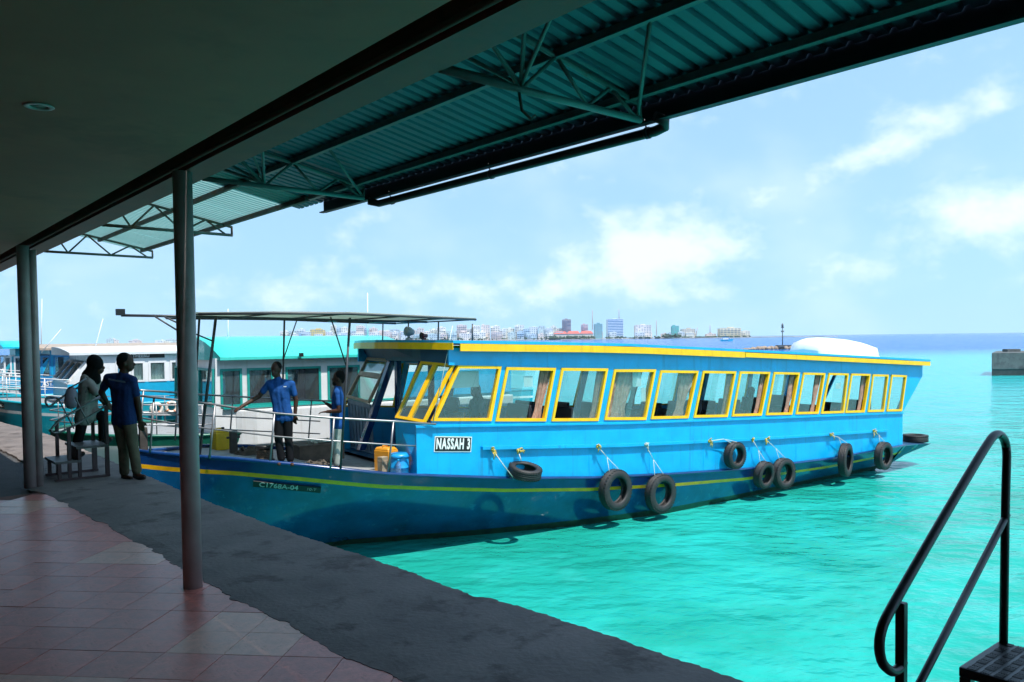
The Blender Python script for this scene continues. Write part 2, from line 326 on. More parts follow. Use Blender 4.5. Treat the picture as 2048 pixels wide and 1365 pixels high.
# tile floor: bed and single tiles
M_grout = mat('tile_grout', (.17, .08, .065), .9, var=.2)
def tile_mat(name, c, v):
    return mat(name, c, .33, spec=.35, var=v, scale=9, stain=tuple(x * .62 for x in c), sscale=7, sth=.56, bump=.08, bscale=60)
TM = [tile_mat('rose_tile', (.61, .205, .165), .2), tile_mat('dusky_rose_tile', (.54, .175, .14), .22), tile_mat('cream_tile', (.66, .34, .25), .18)]
bed = MB(); far_q = 10.95
pl = [(-8, -9), (lerpx(TILE, -9) + .5, -9)] + [(lerpx(TILE, q) + .5, q) for q in (2, 5, 8, far_q)] + [(-8, far_q)]
bed.prism(pl, -.029, -.008)
floor = tag(qroot(bed.build('tile_floor', M_grout)), kind='structure')
T = .345; TA = R(-6) - QA; ca, sa = math.cos(TA), math.sin(TA)
tmesh = []
for m in TM:
    t = MB(); h = T / 2 - .0012; z1 = .0
    t.hexa([(-h, -h, -.008), (h, -h, -.008), (h, h, -.008), (-h, h, -.008)], [(-h + .001, -h + .001, z1), (h - .001, -h + .001, z1), (h - .001, h - .001, z1), (-h + .001, h - .001, z1)])
    tmesh.append(t.mesh('tile', m))
cnt = 0; cand = []
for i in range(-40, 40):
    for j in range(-40, 40):
        x, y = i * T, j * T; p, q = x * ca - y * sa + .4, x * sa + y * ca + 5
        if q > far_q - .2 or p > lerpx(TILE, q) + .32 or p < -2.5 or q < .5: continue
        w = QW(p, q); d = w - CAM
        if d.y < .5: continue
        sx = d.dot(rgt) / d.dot(fwd)
        if sx < -.80: continue
        cand.append((d.length, p, q, i, j))
cand.sort(); rt = random.Random(5)
for d, p, q, i, j in cand[:296]:
    k = 2 if ((j * 7 + i // 3) % 11 in (0, 4) and rt.random() < .75) else (1 if rt.random() < .4 else 0)
    o = obj('tile', tmesh[k], floor); o.location = (p, q, rt.uniform(-.0012, .0012)); o.rotation_euler = (rt.uniform(-.002, .002), rt.uniform(-.002, .002), TA)
# ------------------------------------------------------------------ terminal building over the quay
M_soff = mat('soffit_paint', (.40, .148, .10), .7, var=.1, scale=1.5, stain=(.33, .12, .085), sscale=.8)
M_beam = mat('beam_paint', (.21, .066, .042), .6, var=.2, scale=3, stain=(.15, .06, .035), sscale=2.5, sth=.58)
M_dark = mat('dark_recess', (.03, .028, .026), .9, var=.2)
M_colm = mat('grey_column_paint', (.33, .25, .24), .42, var=.12, scale=4, stain=(.24, .16, .14), sscale=3, sth=.6)
M_steel = mat('teal_truss_paint', (.10, .16, .16), .45, var=.2, scale=8, stain=(.10, .07, .05), sscale=6, sth=.62)
M_rust = mat('rusty_purlin', (.11, .10, .09), .7, var=.3, scale=6, stain=(.13, .06, .03), sscale=5, sth=.52)
M_sheet = mat('teal_roof_sheet', (.04, .155, .215), .42, var=.12, scale=3, stain=(.03, .12, .17), sscale=2)
M_fasc = mat('navy_fascia', (.012, .016, .03), .5, var=.2)
M_pvc = mat('dark_gutter_pipe', (.03, .035, .04), .35, var=.2)
M_hallw = mat('hall_wall', (.30, .27, .22), .8, var=.1)
tb = empty('terminal_building', (0, 0, 0), QA); tag(tb, 'dark ferry terminal hall with low flat ceiling, grey round columns and corrugated teal awning', 'building')
m = MB(); m.box(-7.8, 1.76, -9, 30, 2.985, 3.12); m.build('ceiling', M_soff, tb)
m = MB(); m.box(-8, 1.93, -9, 30, 3.34, 3.5); m.box(1.76, 1.8, -9, 30, 3.13, 3.33); m.build('roof_slab', M_dark, tb)
m = MB(); m.box(1.93, 2.14, -9, 30, 2.965, 3.32); m.build('edge_beam', M_beam, tb)
for q in range(-8, 30, 2):
    pass
m = MB(); m.box(-8, -7.8, -9, 30, -.02, 3.34); m.build('back_wall', M_hallw, tb)  # back and end walls are unseen, added to keep sky light from flooding in
m = MB(); m.box(-7.79, 1.7, -9.2, -9, -.02, 3.34); m.build('end_wall', M_hallw, tb)
m = MB(); m.box(-7.79, 1.2, 30, 30.2, -.02, 3.34); m.build('end_wall', M_hallw, tb)
def column(p, q, r=.066):
    c = MB(); c.lathe([(0, 0), (r * 1.0, 0), (r, 2.95), (0, 2.95)], (p, q, .0), 28); c.build('column', M_colm, tb)
def QPQ(px, py, z=0): w = gp(px, py, z); return w.dot(dp), w.dot(dq)
p1, q1 = QPQ(386, 1175); column(p1, q1)
p2, q2 = QPQ(61, 976); column(p2, q2, .068)
p3, q3 = p2 + .100, q2 + .01
c = MB(); c.tube([(p3, q3, 0), (p3, q3, 2.9)], .047, 16); c.build('downpipe', M_colm, tb)
column(2.05, 17, .068); column(2.05, -1.5)
c = MB(); c.tube([(1.895, -6, 2.995), (1.895, 28, 2.995)], .016, 8); c.build('conduit', mat('brown_conduit', (.10, .05, .03), .6), tb)
# awning: trusses every three metres, purlins, corrugated sheets
def zr(p): return 3.385 - .2 * (p - 2.1)
def truss(q, near, m):
    t = MB(); rb, rt_ = (.019, .016) if near else (.017, .015)
    t.tube([(2.14, q, 2.975), (3.50, q, 2.965)], rb, 10); o = t.build('truss', m, tb)
    c = MB(); c.tube([(2.10, q, zr(2.1) - .05), (3.50, q, zr(3.5) - .05)], rt_, 10); c.build('top_chord', m, o)
    xs = [2.16, 2.42, 2.66, 2.92, 3.16, 3.42] if not near else [2.42, 2.72, 3.0, 3.2, 3.46]
    if not near:
        zz = [(2.42, 0), (2.66, 1), (2.95, 0), (3.2, 1), (3.42, 0)]; a = (2.2, zr(2.2) - .05)
    else:
        zz = [(2.62, 0), (2.86, 1), (3.08, 0), (3.26, 1), (3.46, 0)]; a = (2.30, zr(2.3) - .05)
    for p, k in zz:
        b = (p, 2.972 if k == 0 else zr(p) - .05); w = MB(); w.tube([(a[0], q, a[1]), (b[0], q, b[1])], .011, 8); w.build('web', m, o); a = b
    w = MB(); w.tube([(3.495, q, 2.965), (3.495, q, zr(3.5) - .05)], .013, 8); w.build('end_post', m, o)
    if near:      # fan of braces out to the purlins
        for dqv, pp in ((.75, 2.22), (.38, 2.22), (-.05, 2.2), (-.5, 2.24), (-.85, 2.24)):
            w = MB(); w.tube([(2.62, q, 2.99), (pp, q + dqv, zr(pp) - .06)], .011, 8); w.build('brace', m, o)
        w = MB(); w.tube([(3.48, q, 2.99), (2.86, q - .62, zr(2.86) - .05)], .011, 8); w.build('brace', m, o)
    return o
for q in (-.1, 3.05, 6.15): truss(q, True, M_steel)
for q in (9.14, 12.15): truss(q, False, M_rust)
t = MB(); t.tube([(2.60, 3.04, 2.95), (2.60, 3.02, 2.86), (2.64, 3.0, 2.82), (2.66, 2.99, 2.84)], .008, 6); t.build('hook', M_rust, tb)
for p, r in ((2.24, .022), (2.86, .026), (3.42, .03)):
    t = MB(); t.box(p - r * .7, p + r * .7, -6, 7.0, zr(p) - .062, zr(p) - .02); t.build('purlin', M_steel if p > 2.3 else M_rust, tb)
    t = MB(); t.box(p - r * .7, p + r * .7, 7.05, 12.4, zr(p) - .062, zr(p) - .02); t.build('purlin', M_rust, tb)
M_sheet2 = bpy.data.materials.new('pale_translucent_sheet'); M_sheet2.use_nodes = True
_n, _l = M_sheet2.node_tree.nodes, M_sheet2.node_tree.links; _b = _n['Principled BSDF']; _b.inputs['Base Color'].default_value = (.20, .50, .50, 1); _b.inputs['Roughness'].default_value = .4
_t = _n.new('ShaderNodeBsdfTranslucent'); _t.inputs[0].default_value = (.30, .50, .48, 1); _x = _n.new('ShaderNodeMixShader')
_tc = _n.new('ShaderNodeTexCoord'); _z = _n.new('ShaderNodeTexNoise'); _z.inputs['Scale'].default_value = 2; _l.new(_tc.outputs['Object'], _z.inputs[0])
_m = _n.new('ShaderNodeMapRange'); _l.new(_z.outputs['Fac'], _m.inputs[0]); _m.inputs[3].default_value = .3; _m.inputs[4].default_value = .5; _l.new(_m.outputs[0], _x.inputs[0])
_l.new(_b.outputs[0], _x.inputs[1]); _l.new(_t.outputs[0], _x.inputs[2]); _l.new(_x.outputs[0], _n['Material Output'].inputs[0])
def sheet(q0, pitch, nrib, p0, p1, m, lift=0., h=.02):
    s = MB(); prof = []
    for k in range(nrib):
        b = q0 + k * pitch; prof += [(b, 0), (b + .58 * pitch, 0), (b + .68 * pitch, h), (b + .90 * pitch, h)]
    prof.append((q0 + nrib * pitch, 0)); n = len(prof); vs = []
    for p in (p0, p1):
        for (q, z) in prof: vs.append((p, q, zr(p) + z + lift - .015))
    top = [(a, b, c + .004) for a, b, c in vs]
    if m is M_sheet2: s.add(vs, [(i, i + 1, n + i + 1, n + i) for i in range(n - 1)])     # thin fibreglass, light comes through
    else: s.add(vs + top, [(i, i + 1, n + i + 1, n + i) for i in range(n - 1)] + [(2 * n + i, 3 * n + i, 3 * n + i + 1, 2 * n + i + 1) for i in range(n - 1)])
    s.build('roof_sheet', m, tb, fix=False)
q = -6.0; k = 0
while q < 6.95: sheet(q, .1, 8, 1.95, 3.60, M_sheet, .002 * (k % 2)); q += .8; k += 1
q = 7.12; k = 0
while q < 12.1: sheet(q, .085, 8, 1.95, 3.50, M_sheet2, -.008 + .002 * (k % 2), .016); q += .68; k += 1
f = MB(); f.box(3.605, 3.63, -6, 7.1, 2.97, 3.094); f.box(3.56, 3.604, -6, 7.1, 2.965, 2.975); f.build('fascia_board', M_fasc, tb)
f = MB(); pts = [(3.56, 3.0, 2.985), (3.62, 2.97, 2.965), (3.64, 2.99, 2.94), (3.64, 3.06, 2.928), (3.63, 4.5, 2.926), (3.62, 6.10, 2.925), (3.55, 6.16, 2.945)]
f.tube(pts, .03, 12); o = f.build('gutter_pipe', M_pvc, tb)
for q in (3.1, 4.55, 5.9):
    f = MB(); f.tube([(3.632, q, 2.926), (3.632, q + .02, 2.926)], .035, 12); f.tube([(3.632, q + .01, 2.92), (3.6, q + .01, 3.0)], .005, 5); f.build('pipe_clip', M_pvc, o)
for q in (.9, 2.2, 4.6, 5.6): pass
w = gp(78, 212, 2.985)
dl = empty('ceiling_light', (w.x, w.y, 2.985)); tag(dl, 'round recessed downlight, unlit, in the dark ceiling', 'light')
f = MB(); f.lathe([(.045, .0), (.066, -.001), (.072, -.005), (.068, -.008), (.048, -.008), (.042, .0)], (0, 0, 0), 28); f.build('trim_ring', mat('light_trim', (.40, .36, .34), .4), dl)
f = MB(); f.lathe([(0, -.0025), (.043, -.0025), (.043, -.001), (0, -.001)], (0, 0, 0), 24); f.build('lens', mat('light_lens', (.10, .22, .18), .2), dl)
# ------------------------------------------------------------------ boats: common frame (local x aft, y away from the quay camera side, z up)
BA = math.atan2(.564, .826); db = Vector((math.cos(BA), math.sin(BA), 0)); bn = Vector((-math.sin(BA), math.cos(BA), 0)); BO = Vector((-1.08, 14.1, 0))
def L(px, py, y):
    w = vplane(px, py, BO + bn * y, bn) - BO; return (w.dot(db), y, w.z)
def LW(x, y, z): return BO + db * x + bn * y + Vector((0, 0, z))
def LY(px, py, yw):   # at world depth
    w = at(px, py, yw) - BO; return (w.dot(db), w.dot(bn), w.z)
M_blue = mat('sky_blue_boat_paint', (.004, .36, .72), .32, var=.1, scale=2.2, coat=.2, stain=(.01, .27, .55), sscale=4.5, sth=.62, bump=.07, bscale=7, streak=(.02, .16, .30, .55))
M_navy = mat('navy_band_paint', (.004, .035, .14), .22, var=.2, scale=3, coat=.4, bump=.06, bscale=6)
M_hull = mat('deep_blue_hull_paint', (.003, .075, .20), .2, var=.25, scale=1.6, coat=.5, stain=(.02, .15, .30), sscale=3.4, sth=.6, bump=.08, bscale=5, streak=(.03, .13, .22, .5))
M_yel = mat('yellow_boat_paint', (.92, .50, .003), .4, var=.08, scale=5, streak=(.55, .30, .02, .5), stain=(.78, .40, .01), sscale=6, sth=.6)
M_yels = mat('yellow_stripe_paint', (.74, .36, .004), .4, var=.15, scale=5, stain=(.55, .26, .01), sscale=4, sth=.6)
M_algae = mat('weedy_waterline', (.02, .06, .03), .5, var=.4, scale=6, c2=(.005, .015, .012))
M_deck = mat('worn_grey_deck', (.30, .31, .32), .6, var=.2, scale=3, stain=(.16, .15, .14), sscale=3)
M_white = mat('white_gelcoat', (.72, .73, .74), .3, var=.05, scale=2, streak=(.45, .42, .36, .4), stain=(.6, .6, .58), sscale=1.5, sth=.6)
M_chrome = mat('stainless_rail', (.26, .26, .27), .35, .6, var=.1)
M_darksteel = mat('dark_canopy_steel', (.05, .05, .055), .4, .3, var=.2)
M_rub = mat('tyre_rubber', (.022, .021, .021), .6, var=.25, scale=9, stain=(.06, .055, .05), sscale=5, sth=.58, bump=.25, bscale=30)
M_rope = mat('yellow_rope', (.55, .40, .08), .8, var=.3, scale=40); M_ropew = mat('pale_rope', (.55, .58, .5), .8, var=.25, scale=40)
M_seat = mat('dark_seat_vinyl', (.02, .022, .03), .5, var=.2); M_gray = mat('grey_plastic', (.42, .42, .44), .4, var=.1)
M_curt = mat('pink_curtain', (.45, .27, .20), .9, var=.25, scale=12, stain=(.55, .38, .30), sscale=9, sth=.55); M_pcurt = mat('purple_curtain', (.20, .04, .16), .9, var=.4, scale=10)
M_gl = glass('boat_glass'); M_gld = glass('dim_glass', (.5, .58, .6), .2, (.16, .2, .22))
M_wood = mat('orange_brown_wood', (.28, .12, .03), .5, var=.25, scale=5); M_beige = mat('weathered_frame', (.42, .30, .20), .6, var=.2, scale=8)
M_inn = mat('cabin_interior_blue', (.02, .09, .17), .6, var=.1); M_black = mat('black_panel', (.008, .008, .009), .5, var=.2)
M_letter = mat('white_lettering', (.8, .8, .78), .5, var=.05); M_greyblue = mat('greyblue_planking', (.16, .24, .32), .6, var=.2, scale=6)
CY = 1.95      # centre line of a boat, its half breadth
def hull_parts(root, stations, cols, cy=CY, keel=-.7, names=True):
    """stations: (x, half breadth at gunwale, z gunwale, half breadth at water); cols = (band, stripe, side, low)"""
    def rows(st):
        x, hb, zg, hw = st
        def pt(z):
            t = min(1, max(0, (zg - z) / (zg - ZW))); k = t ** 1.25
            return hb + (hw - hb) * k
        zb, zs = zg - .20, zg - .27
        r = [(x, hb, zg), (x, pt(zb), zb), (x, pt(zs), zs)]
        for k in (.25, .5, .75): z = zs + (ZW + .13 - zs) * k; r.append((x, pt(z), z))
        r.append((x, pt(ZW + .13), ZW + .13)); r.append((x, hw, ZW - .02)); r.append((x, hw * .45, ZW + keel * .7)); r.append((x, .02, ZW + keel)); return r
    R_ = [rows(s) for s in stations]; n = len(R_[0])
    def strip(a, b, name, m, par, off=0.):
        mb = MB()
        for sg in (-1, 1):
            vs = [(p[0], cy + sg * (p[1] + off), p[2]) for r in R_ for p in r[a:b + 1]]; k = b - a + 1
            fs = [(i * k + j, (i + 1) * k + j, (i + 1) * k + j + 1, i * k + j + 1) for i in range(len(R_) - 1) for j in range(k - 1)]
            mb.add(vs, fs if sg < 0 else [f[::-1] for f in fs], 0, True)
        return mb.build(name, m, par)
    h = strip(2, n - 1, 'hull', cols[2], root); me = h.data; me.materials.append(cols[3])
    for p in me.polygons:
        if p.center.z < ZW + .13: p.material_index = 1
    # close the transom
    st = R_[-1]; mb = MB(); poly = [(p[0], cy - p[1], p[2]) for p in st] + [(p[0], cy + p[1], p[2]) for p in reversed(st)]
    mb.add(poly, [tuple(range(len(poly)))]); mb.build('transom', cols[2], root)
    strip(0, 1, 'sheer_band', cols[0], root); strip(1, 2, 'stripe', cols[1], root)
    # deck and gunwale cap
    d = MB()
    for a, b in zip(stations, stations[1:]):
        d.add([(a[0], cy - a[1] + .03, a[2] - .03), (b[0], cy - b[1] + .03, b[2] - .03), (b[0], cy + b[1] - .03, b[2] - .03), (a[0], cy + a[1] - .03, a[2] - .03)], [(0, 1, 2, 3)])
    dk = d.build('deck', M_deck, root)
    for sg in (-1, 1):
        c = MB(); c.tube([(s[0], cy + sg * max(0.005, s[1] - .015), s[2] + .004) for s in stations], .035, 8); c.build('gunwale_cap', cols[0] if not names else M_navy, root)
    return dk
# ------------------------------------------------------------------ the blue and yellow ferry in front
ferry = empty('ferry_boat', BO, BA); tag(ferry, 'bright blue wooden passenger ferry with yellow window frames, nearest boat', 'boat')
ST = []
for px, py, y in [(275, 903, 1.90), (305, 906.5, 1.78), (340, 910, 1.58), (398, 914.5, 1.25), (470, 919, .90), (533, 925, .65), (610, 932, .40), (682, 940, .2), (730, 945, .1), (775, 949, .04), (863, 953, -.02)]:
    x, yy, z = L(px, py, y); ST.append((x, CY - y, z))
for px, py in [(1020, 958), (1185, 957), (1349, 949), (1496, 939), (1665, 918), (1808, 892)]:
    x, yy, z = L(px, py, -.07); ST.append((x, CY + .07, z))
WLP = [(-4.8, .0), (-1.2, .02), (.9, .80), (2.2, 1.25), (3.5, 1.5), (4.8, 1.78), (7.0, 1.70), (10.3, 1.40), (12.3, 1.25), (14.3, 1.15), (16, .6)]
x, yy, z = L(1840, 890, -.02); ST.append((x, 1.9, z)); x, yy, z = L(1869, 888.5, .1); ST.append((x, 1.75, z))
STN = [(x, max(hb, .02), z, min(lerp(WLP, x), max(hb, .02))) for x, hb, z in ST]
hull_parts(ferry, STN[:-2], (M_navy, M_yels, M_hull, M_algae))
GUN = [(s[0], s[2]) for s in STN]; GUNY = [(s[0], CY - s[1]) for s in STN]
# stern platform
m = MB(); a, b, c = STN[-3], STN[-2], STN[-1]
sec = []
for s, d in ((a, .55), (b, .33), (c, .06)): sec.append([(s[0], CY - s[1], s[2]), (s[0], CY + s[1], s[2]), (s[0], CY + s[1] * .8, s[2] - d), (s[0], CY - s[1] * .8, s[2] - d)])
for i in (0, 1):
    for j in range(4): m.add([sec[i][j], sec[i][(j + 1) % 4], sec[i + 1][(j + 1) % 4], sec[i + 1][j]], [(0, 1, 2, 3)])
m.add(sec[2], [(0, 1, 2, 3)]); sp_ = m.build('stern_platform', mat('stern_underside_paint', (.003, .05, .12), .5, var=.2), ferry)
for sg in (-1, 1):
    bd = MB(); st_ = MB()
    for s0, s1 in ((a, b), (b, c)):
        for mbx, lo, hi, of in ((bd, .0, .17, .006), (st_, .172, .235, .007)):
            q_ = []
            for s, k in ((s0, lo), (s1, lo), (s1, hi), (s0, hi)):
                d = {a[0]: .55, b[0]: .33, c[0]: .06}[s[0]]; t = min(1, k / .55) ; hb_ = s[1] * (1 - .2 * t); q_.append((s[0], CY + sg * (hb_ + of), s[2] - d * t))
            mbx.add(q_, [(0, 1, 2, 3)])
    bd.build('sheer_band', M_navy, sp_); st_.build('stripe', M_yels, sp_)
# cabin sides
c3 = lambda x, y: (680 + x / 2.968, 620 + y / 2.968)
c4 = lambda x, y: (1180 + x / 2.844, 640 + y / 2.844)
WIN = [(c3, (700, 330), (955, 335), (895, 660), (545, 660)), (c3, (985, 340), (1278, 345), (1218, 662), (920, 662)), (c3, (1312, 345), (1588, 348), (1530, 660), (1252, 662)),
       (c4, (135, 282), (372, 282), (315, 570), (78, 570)), (c4, (398, 287), (614, 290), (555, 560), (343, 565)), (c4, (640, 290), (828, 293), (778, 553), (586, 557)),
       (c4, (850, 293), (1022, 296), (972, 545), (803, 550)), (c4, (1043, 297), (1190, 300), (1145, 540), (997, 543)), (c4, (1210, 300), (1335, 303), (1295, 535), (1167, 538)),
       (c4, (1355, 302), (1467, 305), (1440, 530), (1310, 535)), (c4, (1483, 305), (1592, 308), (1557, 527), (1448, 530)), (c4, (1605, 310), (1695, 312), (1668, 523), (1576, 525)),
       (c4, (1712, 312), (1798, 316), (1770, 520), (1683, 522))]
WQ = [[Vector(L(*w[0](*p), 0)) for p in w[1:]] for w in WIN]      # TL TR BR BL
SILL = [(L(848, 852, 0)[0], L(848, 852, 0)[2])] + [(L(*p, 0)[0], L(*p, 0)[2]) for p in ((1040, 849), (1240, 846), (1500, 837), (1808, 825))]
TRB = [(L(*p, 0)[0], L(*p, 0)[2]) for p in ((912, 702), (1240, 708.5), (1853, 732))]
RTOP = [(L(*p, -.16)[0], L(*p, -.16)[2]) for p in ((902, 681), (1240, 687), (1560, 703), (1848, 719))]
WT = [(q[0].x, q[0].z) for q in WQ] + [(WQ[-1][1].x, WQ[-1][1].z)]; WB = [(q[3].x, q[3].z) for q in WQ] + [(WQ[-1][2].x, WQ[-1][2].z)]
AFT = [Vector(L(1805, 890, 0)), Vector(L(1805, 827, 0)), Vector(L(1845, 735, 0))]
XF = L(834, 948, 0)[0]
def side_wall(y0, y1, near):
    lo = MB(); xs = [XF, 0, 1.5, 3, 4.5, 6, 7.5, 9, 10.5, 12, 13.2, AFT[0].x]
    for a, b in zip(xs, xs[1:]):
        za, zb = lerpx(GUN, a), lerpx(GUN, b); sa_, sb_ = lerpx(SILL, a), lerpx(SILL, b)
        lo.hexa([(a, y0, za), (b, y0, zb), (b, y1, zb), (a, y1, za)], [(a, y0, sa_), (b, y0, sb_), (b, y1, sb_), (a, y1, sa_)])
    lo.build('cabin_side', M_blue, ferry)
    hd = MB(); xs = [-.02] + [q[1].x for q in WQ] + [AFT[2].x]
    for a, b in zip(xs, xs[1:]):
        hd.hexa([(a, y0, lerpx(WT, a) - .0), (b, y0, lerpx(WT, b)), (b, y1, lerpx(WT, b)), (a, y1, lerpx(WT, a))], [(a, y0, lerpx(TRB, a) + .05), (b, y0, lerpx(TRB, b) + .05), (b, y1, lerpx(TRB, b) + .05), (a, y1, lerpx(TRB, a) + .05)])
    hd.build('header_panel', M_blue, ferry)
    for i, q in enumerate(WQ):
        nxt = WQ[i + 1] if i + 1 < len(WQ) else None
        bl, br = q[2].x, (nxt[3].x if nxt else AFT[1].x); tl, tr = q[1].x, (nxt[0].x if nxt else AFT[2].x)
        p = MB(); zb0, zb1 = lerpx(SILL, bl), lerpx(SILL, br); zt0, zt1 = lerpx(WT, tl), lerpx(WT, tr)
        p.hexa([(bl, y0, zb0), (br, y0, zb1), (br, y1, zb1), (bl, y1, zb0)], [(tl, y0, zt0), (tr, y0, zt1), (tr, y1, zt1), (tl, y1, zt0)]); p.build('pillar', M_blue, ferry)
    # strip below the frames
    s = MB()
    for q in WQ:
        a, b = q[3], q[2]; s.hexa([(a.x, y0, lerpx(SILL, a.x)), (b.x, y0, lerpx(SILL, b.x)), (b.x, y1, lerpx(SILL, b.x)), (a.x, y1, lerpx(SILL, a.x))], [(a.x, y0, a.z), (b.x, y0, b.z), (b.x, y1, b.z), (a.x, y1, a.z)])
    s.build('window_base', M_blue, ferry)
side_wall(0, .05, True); side_wall(3.85, 3.9, False)
l = MB(); xs = [XF - .03, 2, 4, 6, 8, 10, 12, AFT[1].x]
for a, b in zip(xs, xs[1:]):
    za, zb = lerpx(SILL, a), lerpx(SILL, b); l.hexa([(a, -.05, za - .03), (b, -.05, zb - .03), (b, -.001, zb - .03), (a, -.001, za - .03)], [(a, -.05, za + .005), (b, -.05, zb + .005), (b, -.001, zb + .02), (a, -.001, za + .02)])
l.build('sill_ledge', M_blue, ferry)
def lp(a, b, t): return a + (b - a) * t
def window(q, y, m, parent, w=.055, d=.03, panes=((0, 1, 0),), gm=None):
    """q = TL TR BR BL corners; frame ring standing proud, glass panes as fractions of the width"""
    q = [Vector(v) for v in q]; cx = (q[0] + q[1] + q[2] + q[3]) / 4
    nrm = (q[1] - q[0]).cross(q[3] - q[0]).normalized()
    if nrm.dot(Vector((.2, -1, .1))) < 0: nrm = -nrm
    ux = (q[1] - q[0]).normalized()
    wx = w
    inn = []
    top = (q[1] - q[0]).length; h = (q[3] - q[0]).length
    f = lambda s, t: lp(lp(q[0], q[1], s), lp(q[3], q[2], s), t)
    a, b = wx / top, w / h
    inn = [f(a, b), f(1 - a, b), f(1 - a, 1 - b), f(a, 1 - b)]
    mb = MB()
    for i in range(4):
        j = (i + 1) % 4; mb.slab([q[i] + nrm * d, q[j] + nrm * d, inn[j] + nrm * d, inn[i] + nrm * d], -nrm * (d + .045))
    o = mb.build('window', m, parent, fix=True)
    g = lambda s, t: lp(lp(inn[0], inn[1], s), lp(inn[3], inn[2], s), t)
    for s0, s1, dep in panes:
        p = MB(); off = -nrm * (.004 + dep)
        p.slab([g(s0, 0) + off, g(s1, 0) + off, g(s1, 1) + off, g(s0, 1) + off], -nrm * .004); p.build('pane', gm or M_gl, o)
    return o
PANES = [((0, .5, 0), (.5, 1, .012)), ((0, .62, 0),), ((.42, 1, 0),), ((.1, .62, 0), (.5, 1, .012)), ((.38, .95, 0),), ((.34, 1, 0),), ((0, .66, 0),), ((0, .6, 0),), ((0, .6, 0),), ((.38, 1, 0),), ((0, .55, 0),), ((0, 1, 0),), ((0, 1, 0),)]
for q, pn in zip(WQ, PANES): window(q, 0, M_yel, ferry, panes=pn)
for i, (q, pn) in enumerate(zip(WQ, PANES)): window([Vector((v.x, 3.88, v.z)) for v in q], 0, M_yel, ferry, w=.04, d=.0, panes=((0, .5, 0), (.5, 1, .012)) if i % 3 else ((0, .55, 0),))
# rub strip along the side with ropes tied to it
RUB = [(L(*p, -.06)[0], L(*p, -.06)[2]) for p in ((965, 896), (1240, 891), (1500, 879), (1778, 861))]
s = MB()
for (a, za), (b, zb) in zip(RUB, RUB[1:]): s.hexa([(a, -.075, za - .035), (b, -.075, zb - .035), (b, 0, zb - .035), (a, 0, za - .035)], [(a, -.075, za + .02), (b, -.075, zb + .02), (b, 0, zb + .02), (a, 0, za + .02)])
s.build('rub_strip', M_blue, ferry)
for i in range(8):
    a = 1.5 + i * 1.62; za, zb = lerpx(RUB, a) - .05, lerpx(GUN, a); s = MB(); s.box(a - .008, a + .008, -.006, 0.001, zb + .03, za); s.build('batten', M_blue, ferry)
# cabin roof
RX = [(-.02, -.16), (-.22, .35), (-.42, 1.1), (-.5, 1.95), (-.42, 2.8), (-.22, 3.55), (-.02, 4.06)]
roof = MB(); xr = [0.0, .6, 2, 4, 6, 8, 10, 12, 14, AFT[2].x + .12]
def zro(x, y): return lerpx(RTOP, max(x, -.1)) + .02 * (1 - ((y - 1.95) / 2.11) ** 2)
NY = 10; grid = []
for x in xr: grid.append([(x, -.16 + 4.22 * k / NY) for k in range(NY + 1)])
front = []
for k in range(NY + 1):
    y = -.16 + 4.22 * k / NY; front.append((lerp([(b, a) for a, b in RX], y), y))
grid = [front] + [g for g in grid if g[0][0] > .3]
for g, h in zip(grid, grid[1:]):
    for k in range(NY):
        t = [(*g[k], zro(*g[k])), (*h[k], zro(*h[k])), (*h[k + 1], zro(*h[k + 1])), (*g[k + 1], zro(*g[k + 1]))]
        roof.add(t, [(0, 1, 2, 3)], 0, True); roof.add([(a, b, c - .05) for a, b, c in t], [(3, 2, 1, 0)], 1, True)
ring = [g[0] for g in grid][::-1] + [p for p in front[1:-1]] + [g[-1] for g in grid] + [p for p in grid[-1][1:-1]][::-1]
for a, b in zip(ring, ring[1:] + ring[:1]): roof.add([(*a, zro(*a)), (*b, zro(*b)), (*b, zro(*b) - .05), (*a, zro(*a) - .05)], [(0, 1, 2, 3)], 0)
rf = roof.build('cabin_roof', [M_blue, M_inn], ferry)
def trim(pts, m, h0=.055, h1=.175, off=.02, name='roof_trim'):
    t = MB()
    for a, b in zip(pts, pts[1:]):
        A, B = Vector((*a, 0)), Vector((*b, 0)); nn = Vector(((B - A).y, -(B - A).x, 0)).normalized() * off
        za, zb = zro(*a), zro(*b); t.hexa([A + Vector((0, 0, za - h1)), B + Vector((0, 0, zb - h1)), B + nn + Vector((0, 0, zb - h1)), A + nn + Vector((0, 0, za - h1))], [A + Vector((0, 0, za - h0)), B + Vector((0, 0, zb - h0)), B + nn + Vector((0, 0, zb - h0)), A + nn + Vector((0, 0, za - h0))])
    return t.build(name, m, rf)
nearpts = [(x, -.163) for x in (.12, 1.5, 3, 4.5, 6, 7.55)]; trim(nearpts, M_yel, .055, .185, -.025)
trim([(x, -.163) for x in (7.57, 9, 11, 13, 15, AFT[2].x + .1)], M_yel, .065, .172, -.025)
trim([(x, 4.063) for x in (.12, 4, 8, 12, AFT[2].x + .1)], M_yel, .055, .18, .025)
trim(front, M_yel, .045, .165, -.02)
trim([(AFT[2].x + .12, y) for y in (-.16, 2, 4.06)], M_yel, .055, .17, -.02)
